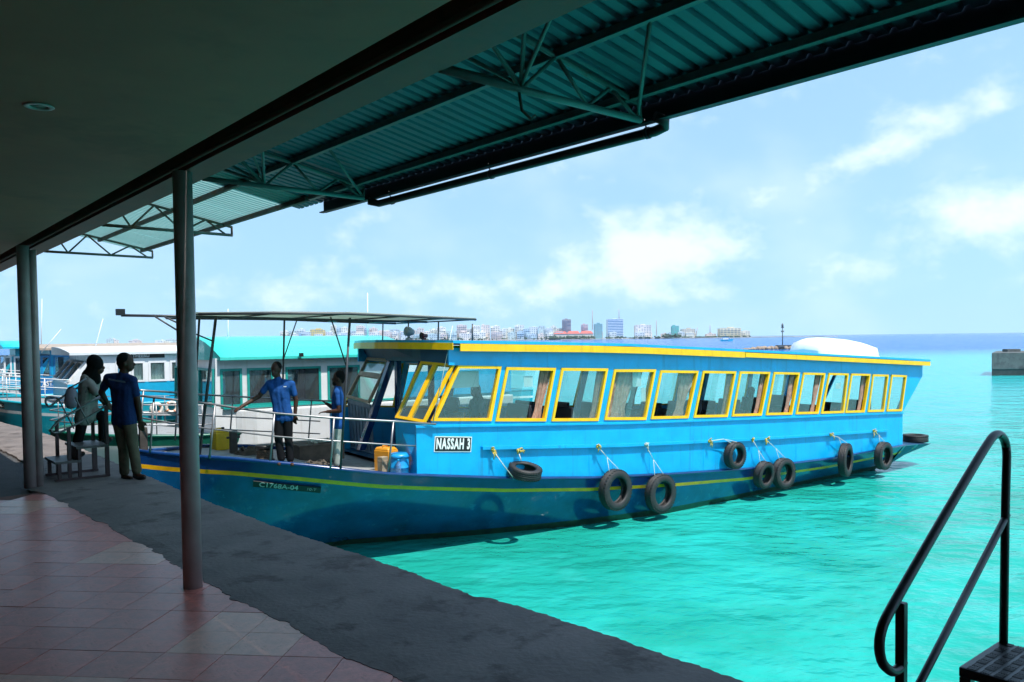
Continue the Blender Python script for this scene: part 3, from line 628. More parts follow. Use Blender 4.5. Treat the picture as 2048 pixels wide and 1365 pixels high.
# front of the cabin: angled windscreen on the quay side, open doorway, far windscreen
A0, A1 = Vector(L(848, 846, .02)), Vector(L(907, 729, .02)); B0, B1 = Vector(L(790, 836, .8)), Vector(L(842, 723, .8))
C0, C1 = Vector(L(739, 808, 2.65)), Vector(L(781, 720, 2.65)); D0, D1 = Vector(L(695, 796, 3.85)), Vector(L(737, 717, 3.85))
mA, mA1 = lp(B0, A0, .47), lp(B1, A1, .47)
FRONTW = [window([B1, mA1, mA, B0], 0, M_yel, ferry, w=.05, d=.01), window([mA1, A1, A0, mA], 0, M_yel, ferry, w=.05, d=.01)]
hC, hD = lp(C0, C1, .60), lp(D0, D1, .60)
window([D1, C1, hC, hD], 0, M_beige, ferry, w=.05, d=.01); window([hD, hC, C0, D0], 0, M_beige, ferry, w=.05, d=.01)
def panel(pts, name, m, th=.04, nv=None):
    p = MB(); q = [Vector(v) for v in pts]; n_ = (q[1] - q[0]).cross(q[3] - q[0]).normalized()
    if n_.x < 0: n_ = -n_
    p.slab(q, n_ * th); return p.build(name, m, ferry)
zA = lerpx(GUN, -.6)
panel([(XF, .0, zA), (A0.x - .01, .0, A0.z - .02), (B0.x, .8, B0.z - .02), (B0.x + .02, .8, zA + .02)], 'front_panel', M_blue)
panel([(C0.x + .05, 2.65, zA + .05), (C0.x, 2.65, C0.z - .02), (D0.x, 3.87, D0.z - .02), (D0.x + .05, 3.87, zA + .05)], 'front_panel', M_greyblue)
for k in range(7):
    t = (k + .5) / 7; a = lp(Vector((C0.x + .05, 2.65, zA + .1)), Vector((D0.x + .05, 3.87, zA + .1)), t); b = lp(C0, D0, t) + Vector((0, 0, -.1)); s = MB(); s.tube([a + Vector((-.012, 0, 0)), b + Vector((-.012, 0, 0))], .012, 6); s.build('front_batten', M_greyblue, ferry)
def jamb(a, b, r=.06, m=M_navy, name='door_jamb'):
    j = MB(); a, b = Vector(a), Vector(b); j.slab([a + Vector((-r, -r, 0)), a + Vector((r, -r, 0)), a + Vector((r, r, 0)), a + Vector((-r, r, 0))], b - a); j.build(name, m, ferry)
jamb(L(722, 900, 2.5), L(788, 708, 2.5), .065); jamb((B0.x + .06, .88, zA), (B0.x + .04, .88, B0.z - .1), .04)
jamb((B0.x + .05, .86, B0.z - .1), (B1.x + .05, .86, B1.z + .02), .035)
jamb((.05, 2.15, zA), (.06, 2.15, 1.36), .05, M_navy, 'door_leaf_post'); jamb((.35, 1.35, zA), (.36, 1.35, 1.36), .045, M_navy, 'door_leaf_post')
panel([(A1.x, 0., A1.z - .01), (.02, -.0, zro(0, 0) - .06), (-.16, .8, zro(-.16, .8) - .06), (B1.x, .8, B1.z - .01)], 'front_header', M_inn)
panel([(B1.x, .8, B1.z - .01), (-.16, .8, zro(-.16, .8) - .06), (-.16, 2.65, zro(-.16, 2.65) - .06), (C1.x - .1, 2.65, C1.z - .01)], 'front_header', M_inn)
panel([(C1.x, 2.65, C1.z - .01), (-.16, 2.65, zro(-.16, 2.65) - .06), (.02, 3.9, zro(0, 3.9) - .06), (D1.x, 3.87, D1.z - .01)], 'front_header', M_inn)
m = MB(); m.box(.8, .84, .9, 2.0, -.62, .36); m.build('locker_front', M_wood, ferry)
m = MB(); m.box(.15, .5, .1, .8, -.62, .22); m.build('helm_console', M_black, ferry)
m = MB(); m.lathe([(.17, -.015), (.19, 0), (.17, .015), (.15, 0), (.17, -.015)], (.05, .45, .36), 20, 'x', rot=None); m.build('steering_wheel', M_black, ferry)
# cabin floor, ceiling lining, aft wall
fl = MB(); xs = [-.5, 2, 4, 6, 8, 10, 12, 14.2]
for a, b in zip(xs, xs[1:]): fl.add([(a, .05, lerpx(GUN, a) + .05), (b, .05, lerpx(GUN, b) + .05), (b, 3.85, lerpx(GUN, b) + .05), (a, 3.85, lerpx(GUN, a) + .05)], [(0, 1, 2, 3)])
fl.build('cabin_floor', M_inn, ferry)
m = MB(); a, b, c = AFT
m.slab([(a.x - .05, 0.051, a.z), (a.x - .05, 3.849, a.z), (b.x - .05, 3.849, b.z), (b.x - .05, 0.051, b.z)], (.045, 0, 0)); m.build('aft_wall', M_blue, ferry)
for y0, y1 in ((.051, .2), (1.3, 1.4), (2.5, 2.6), (3.7, 3.849)): m = MB(); m.slab([(b.x - .05, y0, b.z + .001), (b.x - .05, y1, b.z + .001), (c.x - .05, y1, c.z + .06), (c.x - .05, y0, c.z + .06)], (.045, 0, 0)); m.build('aft_post', M_blue, ferry)
# seats, grab handles
seat_me = None
def seat(x, y, z):
    global seat_me
    if seat_me is None:
        s = MB(); s.box(0, .42, -.42, .42, .38, .46); s.box(.05, .4, -.4, .4, 0, .37)
        s.hexa([(.40, -.42, .47), (.48, -.42, .47), (.48, .42, .47), (.40, .42, .47)], [(.50, -.38, 1.08), (.56, -.38, 1.08), (.56, .38, 1.08), (.50, .38, 1.08)]); t = bevel(s.build('seat', M_seat), .03, 2); seat_me = t.data; bpy.data.objects.remove(t)
        h = MB(); pts = [(.56 + .05 * math.sin(a), -.30, 1.0 + .09 * math.cos(a) - .06) for a in [math.pi * k / 8 for k in range(9)]]; h.tube(pts, .012, 6); seat.h = h.mesh('grab_handle', M_gray)
    o = obj('seat', seat_me, ferry); o.location = (x, y, z); obj('grab_handle', seat.h, o)
for i in range(12):
    x = 1.35 + i * 1.02; z = lerpx(GUN, x) + .05 + .18
    seat(x, .6, z); seat(x, 3.3, z)
# curtains
def curtain(i, s0, s1, gather=.35, m=M_curt, y=.10, amp=.022, folds=5):
    q = WQ[i]; c = MB(); nx, nz = folds * 6, 10; vs = []
    for b in range(nz + 1):
        t = b / nz; g = 1 - (1 - gather) * math.sin(min(1, t * 1.25) * math.pi * .5) ** 2 if t < .8 else gather + (t - .8) * 1.6
        mid = (s0 + s1) / 2 if s0 > .05 else s0 + (s1 - s0) * .5
        for a in range(nx + 1):
            u = a / nx; s = mid + (u - .5) * (s1 - s0) * g; P = lp(lp(q[0], q[1], s), lp(q[3], q[2], s), .03 + t * .95)
            vs.append((P.x, y + amp * math.sin(u * folds * 2 * math.pi) + .01 * math.sin(u * 17 + t * 3), P.z))
    fs = [(b * (nx + 1) + a, b * (nx + 1) + a + 1, (b + 1) * (nx + 1) + a + 1, (b + 1) * (nx + 1) + a) for b in range(nz) for a in range(nx)]
    c.add(vs, fs, 0, True); c.build('curtain', m, ferry)
for i, a, b, g in ((1, .76, .98, .6), (2, .86, 1.0, .6), (3, .06, .62, .62), (4, .62, 1., .5), (5, .9, 1.02, .6), (6, .84, 1., .55), (7, .8, 1., .5), (8, .76, .98, .5), (10, .78, 1., .5), (9, .0, .1, .8)): curtain(i, a, b, g)
for i, a, b in ((4, .0, .3), (6, .2, .5), (8, .3, .6), (11, .4, .7)): curtain(i, a, b, .5, M_curt, 3.7)
# papers stuck on the panes
for i, s, t, w, h in ((1, .52, .26, .2, .2), (3, .62, .18, .24, .34), (3, .86, .5, .12, .28), (9, .66, .32, .2, .14), (0, .45, .26, .62, .3)):
    q = WQ[i]; P = lp(lp(q[0], q[1], s), lp(q[3], q[2], s), t); p = MB(); yy = .035 if i else .30; p.box(P.x - w / 2, P.x + w / 2, yy, yy + .003, P.z - h / 2, P.z + h / 2); p.build('paper_notice', M_white, ferry)
# name board and registration board
a = L(868, 873, -.012); b = L(942, 905, -.012)
cxn, czn = (L(868, 873, 0)[0] + L(942, 873, 0)[0]) / 2, (L(905, 873, 0)[2] + L(905, 905, 0)[2]) / 2
SL = math.atan2(L(942, 905, 0)[2] - L(868, 905, 0)[2], L(942, 905, 0)[0] - L(868, 905, 0)[0]); W2, H2 = .375, .135
nb = MB(); nb.box(-W2, W2, -.012, -.001, -H2, H2); o = nb.build('name_board', M_letter, ferry); o.location = (cxn, 0, czn); o.rotation_euler = (0, -SL, 0)
k = MB(); k.box(-W2 + .014, W2 - .014, -.016, -.0125, -H2 + .014, H2 - .014); k.build('board_face', M_black, o)
text_mesh('NASSAH 3', .255, M_letter, o, (0, -.018, 0), sx=.53, bold=.009, spacing=1.16)
qz = [Vector(L(x, y, .5)) for x, y in ((513, 964), (643, 974), (640, 989), (515, 980))]
def hy(x, z):     # hull side y at x, z
    hb, zg = CY - lerp(GUNY, x), lerpx(GUN, x); hw = lerp(WLP, x); t = max(0, (zg - z) / (zg - ZW)); return CY - (hb + (min(hw, hb) - hb) * t ** 1.25)
xa, xb = L(513, 972, .62)[0], L(643, 982, .42)[0]
def rp(x, dz): 
    z = lerp([(xa, L(513, 972, .62)[2]), (xb, L(643, 982, .42)[2])], x) + dz; return Vector((x, hy(x, z), z))
pa, pb = rp(xa, 0), rp(xb, 0); mid = (pa + pb) / 2; dirx = pb - pa; yaw = math.atan2(dirx.y, dirx.x); slope = math.atan2(dirx.z, math.hypot(dirx.x, dirx.y))
up_ = (rp((xa + xb) / 2, .05) - rp((xa + xb) / 2, -.05)); tilt = math.atan2(-up_.y, up_.z)
rb = MB(); w2 = dirx.length / 2; rb.box(-w2, w2, -.012, .004, -.06, .06); o = rb.build('registration_board', M_black, ferry); o.location = mid + Vector((.02, -.05, 0))
o.rotation_euler = (-tilt * -1, -slope, yaw)
M_dimletter = mat('faded_lettering', (.42, .46, .44), .6, var=.2)
text_mesh('C1768A-04', .135, M_dimletter, o, (-w2 * .25, -.014, 0), sx=.98, bold=.002); text_mesh('10-T', .075, M_dimletter, o, (w2 * .72, -.014, 0), sx=1.1)
# ---- foredeck railings
def tubepart(name, pts, r, m, par, n=8): t = MB(); t.tube(pts, r, n); return t.build(name, m, par)
def ry(x): return lerp([(s[0], CY - s[1] + .06) for s in STN], x)
NR = [(280, 792, 1.88), (340, 799, 1.6), (398, 805, 1.28), (470, 816, .95), (549, 827, .63), (610, 832, .42), (674, 837, .24), (787, 843, .06), (872, 849, -.10)]
tubepart('top_rail', [L(*a) for a in NR], .019, M_chrome, ferry)
tubepart('middle_rail', [L(*a) for a in ((282, 836, 1.88), (340, 846, 1.6), (394, 855, 1.28), (549, 873, .63), (662, 882, .26), (783, 890, .06), (840, 893, .02))], .013, M_chrome, ferry)
for (ax, ay, bx, by, y) in ((308, 797, 300, 905, 1.78), (430, 811, 419, 917, 1.1), (549, 827, 540, 927, .63), (668, 837, 661, 938, .24), (787, 843, 776, 949, .06)): tubepart('stanchion', [L(ax, ay, y), L(bx, by, y)], .017, M_chrome, ferry)
FR = [(280, 781, 1.95), (330, 784, 2.4), (392, 789, 2.9), (460, 793, 3.3), (560, 798, 3.7), (642, 802, 3.82), (700, 803, 3.84)]
tubepart('top_rail', [L(*a) for a in FR], .017, M_chrome, ferry)
tubepart('middle_rail', [L(*a) for a in ((282, 826, 1.95), (392, 831, 2.9), (500, 836, 3.5), (640, 843, 3.82))], .012, M_chrome, ferry)
tubepart('middle_rail', [L(*a) for a in ((300, 850, 2.1), (392, 856, 2.9), (500, 862, 3.5), (640, 868, 3.82))], .012, M_chrome, ferry)
for (ax, ay, bx, by, y) in ((287, 782, 278, 880, 2.0), (356, 786, 350, 882, 2.6), (466, 794, 459, 884, 3.33), (623, 801, 616, 893, 3.8)): tubepart('stanchion', [L(ax, ay, y), L(bx, by, y)], .015, M_chrome, ferry)
# ---- canopy over the foredeck
can = MB(); CZ = 2.165
cpl = [(-4.95, .6), (-4.95, 3.3), (-1.0, 3.75), (1.95, 3.75), (1.95, .12), (-1.9, .12)]
def cz(x): return lerp([(-5, 2.19), (-2, 2.185), (-1, 2.15), (2, 2.06)], x)
cs = [(-4.0, .75, 3.1), (-3.0, .12, 3.25), (-1.9, -.05, 3.35), (-.9, -.05, 3.35), (0, .05, 3.35), (.62, .12, 3.35)]
M_canv = translucent('canopy_sheet', (.62, .66, .60), (.6, .66, .58), .45)
for a, b in zip(cs[2:], cs[3:]): can.hexa([(a[0], a[1], cz(a[0]) + .022), (b[0], b[1], cz(b[0]) + .022), (b[0], b[2], cz(b[0]) + .022), (a[0], a[2], cz(a[0]) + .022)], [(a[0], a[1], cz(a[0]) + .036), (b[0], b[1], cz(b[0]) + .036), (b[0], b[2], cz(b[0]) + .036), (a[0], a[2], cz(a[0]) + .036)])
canopy = can.build('canopy_sheet', M_canv, ferry)
fcan = MB()
for a, b in zip(cs[:3], cs[1:3]): fcan.hexa([(a[0], a[1], cz(a[0]) + .022), (b[0], b[1], cz(b[0]) + .022), (b[0], b[2], cz(b[0]) + .022), (a[0], a[2], cz(a[0]) + .022)], [(a[0], a[1], cz(a[0]) + .032), (b[0], b[1], cz(b[0]) + .032), (b[0], b[2], cz(b[0]) + .032), (a[0], a[2], cz(a[0]) + .032)])
fcan.build('canopy_sheet', M_canv, ferry)
for k in (1, 2): tubepart('canopy_rail', [(s[0], s[k], cz(s[0])) for s in cs], .02, M_darksteel, ferry)
tubepart('canopy_boom', [(-4.9, 1.95, 2.2), (-4.0, 1.95, 2.19), (.62, 1.95, 2.1)], .022, M_darksteel, ferry)
for s in cs: tubepart('canopy_rib', [(s[0], s[1], cz(s[0])), (s[0], s[2], cz(s[0]))], .013, M_darksteel, ferry)
m = MB(); m.box(-4.97, -4.85, 1.88, 2.02, 2.20, 2.30); m.build('bow_light', M_black, ferry)
for (ax, ay, bx, by, y, r) in ((432, 633, 399, 910, 1.3, .024), (700, 636, 681, 938, .2, .021), (569, 634, 563, 880, 3.25, .02), (399, 632, 389, 800, 2.5, .02)): tubepart('canopy_post', [L(ax, ay, y), L(bx, by, y)], r, M_darksteel, ferry)
for (ax, ay, bx, by, y, r) in ((596, 634, 568, 716, 3.3, .012), (661, 634, 692, 731, .3, .012), (390, 668, 424, 682, 1.3, .012), (309, 633, 372, 672, 1.9, .014), (325, 632, 380, 658, 1.9, .014)): tubepart('canopy_brace', [L(ax, ay, y), L(bx, by, y)], r, M_darksteel, ferry)
for px, py, pb, y in ((766, 641, 668, 3.3), (817, 642, 672, 1.9), (877, 644, 676, .9), (945, 648, 682, .3)): a = L(px, py, y); b = L(px - 1, pb, y); tubepart('canopy_post', [a, (b[0], b[1], min(b[2], zro(b[0], y)) - .02)], .014, M_darksteel, ferry)
tubepart('mast_rope', [L(905, 652, .1), L(892, 720, .05), L(866, 846, -.06)], .007, M_ropew, ferry, 5)
# searchlight and horn on the roof
sl = empty('searchlight', LW(-.02, 1.5, zro(0, 1.5)), BA); tag(sl, 'grey round searchlight on the front of the blue ferry roof', 'searchlight')
m = MB(); m.lathe([(0, 0), (.07, 0), (.06, .03), (.025, .05), (.025, .09), (0, .09)], (0, 0, 0), 14); m.build('base', M_gray, sl)
m = MB(); m.lathe([(0, .11), (.05, .10), (.085, .02), (.09, -.06), (.075, -.075), (0, -.075)], (0, 0, .155), 18, 'x', rot=Matrix.Rotation(.15, 3, 'Y')); m.build('lamp_housing', M_gray, sl)
hn = empty('roof_horn', LW(.22, 1.35, zro(.2, 1.35)), BA); tag(hn, 'small dark red signal horn on the ferry roof behind the searchlight', 'horn')
mred = mat('dark_red_plastic', (.12, .015, .02), .4); m = MB(); m.box(-.03, .03, -.03, .03, 0, .04); m.build('base', mred, hn)
m = MB(); m.lathe([(0, .08), (.03, .07), (.04, 0), (.07, -.06), (.06, -.065), (0, -.03)], (0, 0, .08), 14, 'x'); m.build('trumpet', mred, hn)
# upturned dinghy on the roof
dy_ = 1.1; a = L(1595, 705, dy_); b = L(1748, 712, dy_); ln = (b[0] - a[0]) * .86
dg_ = empty('dinghy', LW((a[0] + b[0]) / 2, dy_, zro((a[0] + b[0]) / 2, dy_) - .02), BA); tag(dg_, 'white dinghy lying upside down on the ferry roof', 'dinghy')
m = MB(); prof = [(0, .02, .16, .30), (.035, .5, .36, .40), (.09, .56, .48, .48), (.2, .62, .54, .56), (.45, .68, .52, .6), (.7, .64, .46, .55), (.88, .52, .38, .40), (.96, .36, .28, .25), (1, .08, .14, .05)]
sect = []
for t, hb, hh, fb in prof:
    hh *= .88
    x = -ln / 2 + t * ln; hb = max(hb, .06) if t else .46; s_ = -.048 * (t - .5) * ln
    sect.append([(x, -hb, s_ + .02), (x, -hb * 1.0, s_ + .10), (x, -hb * .9, s_ + hh * .8), (x, -fb * .6 * (hb / .68), s_ + hh), (x, 0, s_ + hh + .015), (x, fb * .6 * (hb / .68), s_ + hh), (x, hb * .9, s_ + hh * .8), (x, hb, s_ + .10), (x, hb, s_ + .02)])
for A_, B_ in zip(sect, sect[1:]):
    for j in range(8): m.add([A_[j], B_[j], B_[j + 1], A_[j + 1]], [(0, 1, 2, 3)], 0, True)
for S_ in (sect[0], sect[-1]): m.add(S_, [tuple(range(9))])
m.build('upturned_hull', M_white, dg_)
m = MB(); m.tube([s[0] for s in sect] + [s[-1] for s in reversed(sect)], .03, 6, closed=True); m.build('gunwale_rub', M_white, dg_)
# ------------------------------------------------------------------ tyre fenders
def tyre_mesh(rad, w):
    m = MB(); prof = []; ri = rad * .60
    pr = [(ri, -.32), (ri + .01, -.45), (rad * .72, -.52), (rad * .86, -.52), (rad * .955, -.42), (rad * .985, -.3), (rad * .985, -.22), (rad * .965, -.2), (rad * .965, -.16), (rad, -.14), (rad, -.03), (rad * .975, -.02), (rad * .975, .02), (rad, .03), (rad, .14), (rad * .965, .16), (rad * .965, .2), (rad * .985, .22), (rad * .985, .3), (rad * .955, .42), (rad * .86, .52), (rad * .72, .52), (ri + .01, .45), (ri, .32), (ri + .03, .25), (rad * .8, .3), (rad * .88, .0), (rad * .8, -.3), (ri + .03, -.25), (ri, -.32)]
    m.lathe([(r, h * w) for r, h in pr], (0, 0, 0), 40, 'y')
    n = 36
    for k in range(n):      # shoulder lugs
        a = 2 * math.pi * k / n
        for s in (-1, 1):
            c, si = math.cos(a), math.sin(a); t = Vector((-si, 0, c)); o = Vector((c, 0, si)); h0 = .30 * w * s; h1 = .47 * w * s; d = math.pi * rad / n * .55
            q = [o * (rad * .975) + Vector((0, h0, 0)) - t * d, o * (rad * .975) + Vector((0, h0, 0)) + t * d, o * (rad * .945) + Vector((0, h1, 0)) + t * d, o * (rad * .945) + Vector((0, h1, 0)) - t * d]
            m.slab(q, o * .014)
    return m
def rope(pts, r=.008, m=None, par=None, name='rope'): t = MB(); t.tube(pts, r, 5); return t.build(name, m or M_ropew, par)
def knot(par, P, m=None):
    k = MB(); rr = random.Random(int(P[0] * 100)); P = Vector(P)
    for i in range(7):
        a = P + Vector((rr.uniform(-.04, .04), rr.uniform(-.03, .01), rr.uniform(-.05, .05))); b = a + Vector((rr.uniform(-.05, .09), -.02, rr.uniform(-.13, .05))); k.tube([a, (a + b) / 2 + Vector((.01, -.02, .02)), b], .012, 5)
    k.ball(P, .032, .03, .04, 8, 5); return k.build('knot', m or M_rope, par)
TY = [  # centre px, radius, tilt, knot px, label
    (1050, 943, .31, 'flat', (985, 900, 1036, 902), 'smallest tyre fender, tipped nearly flat below the ferry name board'),
    (1231, 980, .41, 0, (1195, 893), 'large black tyre fender, first hanging low on the ferry side from the bow'),
    (1321, 987, .405, 0, (1291, 890), 'large black tyre fender just right of another, second low one from the bow'),
    (1470, 911, .30, 0, (1418, 883), 'small tyre fender hanging highest on the ferry side, against bright blue planking'),
    (1528, 950, .315, 0, (1505, 880), 'left tyre of the close touching pair amidships on the ferry'),
    (1567, 947, .36, 0, (1532, 880), 'right tyre of the close touching pair amidships on the ferry'),
    (1691, 920, .42, 0, (1661, 870), 'big tyre fender second from the stern on the ferry side'),
    (1767, 912, .37, 0, (1747, 862), 'tyre fender hanging closest to the ferry stern')]
for i, (px, py, rad, tilt, kn, lab) in enumerate(TY):
    yoff = -.17 if tilt == 0 else -.22
    c = Vector(L(px, py, yoff)); hys = min(lerp(GUNY, c.x), 0)
    root = empty('tyre_fender', LW(*c), BA); tag(root, lab, 'tyre', 'tyre fenders along the ferry side')
    t = tyre_mesh(rad, .19).build('tyre', M_rub, root)
    rr = random.Random(i + 11)
    if tilt == 'flat': t.rotation_euler = (R(-76), R(6), R(-12))
    else: t.rotation_euler = (R(rr.uniform(-4, 7)), R(rr.uniform(0, 360)), R(rr.uniform(-6, 10) + (8 if i in (6, 7) else 0)))
    ks = [kn[j:j + 2] for j in range(0, len(kn), 2)]
    for j, k in enumerate(ks):
        K = Vector(L(*k, -.085)) - c; knot(root, K, M_rope if i not in (2,) else M_ropew)
        if tilt == 'flat':
            e = Vector((-rad * .9, -.05, -.1)) if j == 0 else Vector((-.05, .05, rad * .6)); rope([K, lp(K, e, .5) + Vector((0, -.02, -.02)), e], .009, M_ropew, root)
        else:
            top = Vector((0, 0, rad * .93)); mid = lp(K, Vector((-.05, 0, rad + .1)), .6)
            rope([K, mid], .009, M_ropew, root); rope([mid, Vector((-rad * .35, .02, rad * .93)), Vector((-rad * .3, .03, rad * .62))], .007, M_ropew, root); rope([mid, Vector((rad * .25, .02, rad * .97)), Vector((rad * .25, .04, rad * .6))], .007, M_ropew, root)
c = Vector(L(1831, 886, .55)); root = empty('tyre_fender', LW(c.x, .55, lerpx(GUN, c.x) + .03), BA); tag(root, 'black tyre lying flat on the ferry stern platform', 'tyre')
t = tyre_mesh(.34, .2).build('tyre', M_rub, root); t.rotation_euler = (R(90), 0, 0); t.location = (0, 0, .10)
# ------------------------------------------------------------------ loose things on the foredeck
def deckz(x): return lerpx(GUN, x) - .03
def ferry_thing(name, x, y, label, cat, rz=0): e = empty(name, LW(x, y, deckz(x)), BA + rz); return tag(e, label, cat)
def on_deck(px, py, y): p = L(px, py, y); return p[0]
M_orange = mat('orange_jerrycan', (.72, .30, .02), .4, var=.1); M_yelcan = mat('yellow_jerrycan', (.75, .48, .01), .4, var=.1); M_bdrum = mat('blue_drum_plastic', (.01, .28, .62), .35, var=.1); M_card = mat('cardboard', (.32, .26, .18), .9, var=.15)
def jerrycan(name, x, y, w, d, h, m, label, rz=0.):
    e = ferry_thing(name, x, y, label, 'jerrycan', rz); b = MB(); b.hexa([(-w, -d, 0), (w, -d, 0), (w, d, 0), (-w, d, 0)], [(-w, -d, h * .84), (w, -d, h * .84), (w, d, h * .84), (-w, d, h * .84)]); b.hexa([(-w, -d, h * .841), (w, -d, h * .841), (w, d, h * .841), (-w, d, h * .841)], [(-w * .8, -d * .8, h * .95), (w * .6, -d * .8, h * .95), (w * .6, d * .8, h * .95), (-w * .8, d * .8, h * .95)])
    bevel(b.build('body', m, e), .02, 3); k = MB(); k.lathe([(0, 0), (.028, 0), (.028, .05), (0, .05)], (w * .45, 0, h * .93), 12); k.build('cap', M_black, e)
    hd = MB(); hd.tube([(-w * .7, 0, h * .93), (-w * .6, 0, h * 1.02), (w * .1, 0, h * 1.02), (w * .2, 0, h * .93)], .014, 8); hd.build('handle', m, e)
xb = on_deck(800, 945, .35)
e = ferry_thing('plastic_drum', xb - .02, .32, 'round blue plastic drum with lid beside the ferry cabin front', 'drum'); m = MB(); m.lathe([(0, 0), (.15, 0), (.162, .02), (.162, .12), (.167, .125), (.167, .14), (.162, .145), (.162, .27), (.155, .29), (.155, .30), (0, .30)], (0, 0, 0), 28); m.build('body', M_bdrum, e); m = MB(); m.lathe([(0, .30), (.17, .30), (.175, .31), (.175, .335), (.165, .35), (.14, .375), (.05, .385), (0, .385)], (0, 0, 0), 28); m.build('lid', M_bdrum, e)
jerrycan('jerrycan', xb - .08, .72, .13, .17, .46, M_orange, 'orange jerrycan behind the blue drum at the ferry doorway', .4)
e = ferry_thing('cardboard_box', xb - .26, .48, 'narrow cardboard box between jerrycan and water bottle', 'box', .3); m = MB(); m.box(-.07, .07, -.06, .06, 0, .28); bevel(m.build('carton', M_card, e), .004, 1); m = MB(); m.box(-.071, .071, -.061, .061, .2, .23); m.build('tape', M_beige, e)
e = ferry_thing('water_bottle', xb - .13, .14, 'clear plastic water bottle standing beside the blue drum', 'bottle'); m = MB(); m.lathe([(0, 0), (.042, 0), (.045, .02), (.043, .08), (.045, .16), (.04, .2), (.015, .24), (.015, .255), (0, .255)], (0, 0, 0), 16); m.build('body', glass('bottle_plastic', (.7, .85, .95), .2, (.4, .55, .7)), e); m = MB(); m.lathe([(0, .256), (.017, .256), (.017, .28), (0, .28)], (0, 0, 0), 12); m.build('cap', M_blue, e)
xc = on_deck(650, 905, 1.6); e = ferry_thing('wooden_crate', xc, 2.0, 'low wide wooden crate on the ferry foredeck behind the bearded man', 'crate'); m = MB(); m.box(-.42, .42, -.28, .28, .02, .30); m.build('body', mat('crate_wood', (.10, .075, .055), .8, var=.3, scale=7), e)
for k in range(4):
    m = MB(); m.box(-.44, .44, -.305 + k * .155, -.305 + k * .155 + .145, .302, .325); m.build('lid_plank', MATS['crate_wood'], e)
e2 = empty('rope_bundle', LW(xc + .02, 1.95, deckz(xc) + .326), BA); tag(e2, 'loose bundle of pale line lying on the wooden crate', 'rope'); m = MB(); rr = random.Random(4)
for k in range(5): m.tube([(rr.uniform(-.25, .25), rr.uniform(-.15, .15), .012 + .02 * k % .05) for _ in range(6)], .012, 5)
m.build('strands', M_ropew, e2)
jerrycan('jerrycan', on_deck(440, 882, 2.75), 2.75, .13, .12, .38, M_yelcan, 'yellow jerrycan at the far rail of the ferry bow', .2)
def bollard(px, py, y, h, r, label):
    x = on_deck(px, py, y); e = ferry_thing('bollard', x, y, label, 'bollard'); m = MB(); m.box(-r, r, -r, r, 0, h); bevel(m.build('post', mat('bollard_timber', (.06, .05, .045), .7, var=.3), e), .015, 2); m = MB(); m.tube([(-r * 1.9, 0, h * .7), (r * 1.9, 0, h * .7)], .02, 8); m.build('pin', M_darksteel, e); return e, x
bollard(467, 893, 2.2, .40, .06, 'square timber bollard on the ferry bow right of the yellow jerrycan')
bollard(287, 893, 2.0, .42, .06, 'square timber bollard at the very tip of the ferry bow')
x = on_deck(528, 924, 1.15); e = ferry_thing('winch', x, 1.1, 'dark squat anchor winch wound with rope on the ferry foredeck', 'winch'); m = MB(); m.lathe([(0, 0), (.16, 0), (.16, .03), (.11, .05), (.10, .20), (.15, .23), (.15, .27), (0, .27)], (0, 0, 0), 20); m.build('drum', M_black, e)
m = MB()
for k in range(5): m.tube([(.125 * math.cos(a), .125 * math.sin(a), .06 + k * .03) for a in [2 * math.pi * j / 20 for j in range(20)]], .014, 6, closed=True)
m.build('wound_rope', mat('dirty_rope', (.10, .08, .06), .9, var=.3), e)
def coil(px, py, y, rad, label, turns=4, parz=0):
    x = on_deck(px, py, y); e = ferry_thing('rope_coil', x, y, label, 'rope'); m = MB(); pts = []; rr = random.Random(int(px))
    for k in range(turns * 18): a = 2 * math.pi * k / 18; rad2 = rad * (1 - .12 * (k // 18) + .08 * math.sin(a * 2 + k * .1)); pts.append((rad2 * math.cos(a), rad2 * math.sin(a) * .8, .018 + .025 * (k / 18) * (.7 + .3 * math.sin(a * 3))))
    m.tube(pts, .018, 6); m.build('coil', MATS['dirty_rope'], e)
coil(634, 931, .75, .22, 'coil of dark rope on the deck between the two crewmen'); coil(497, 893, 2.0, .24, 'heap of dark mooring rope beside the timber bollard', 6)
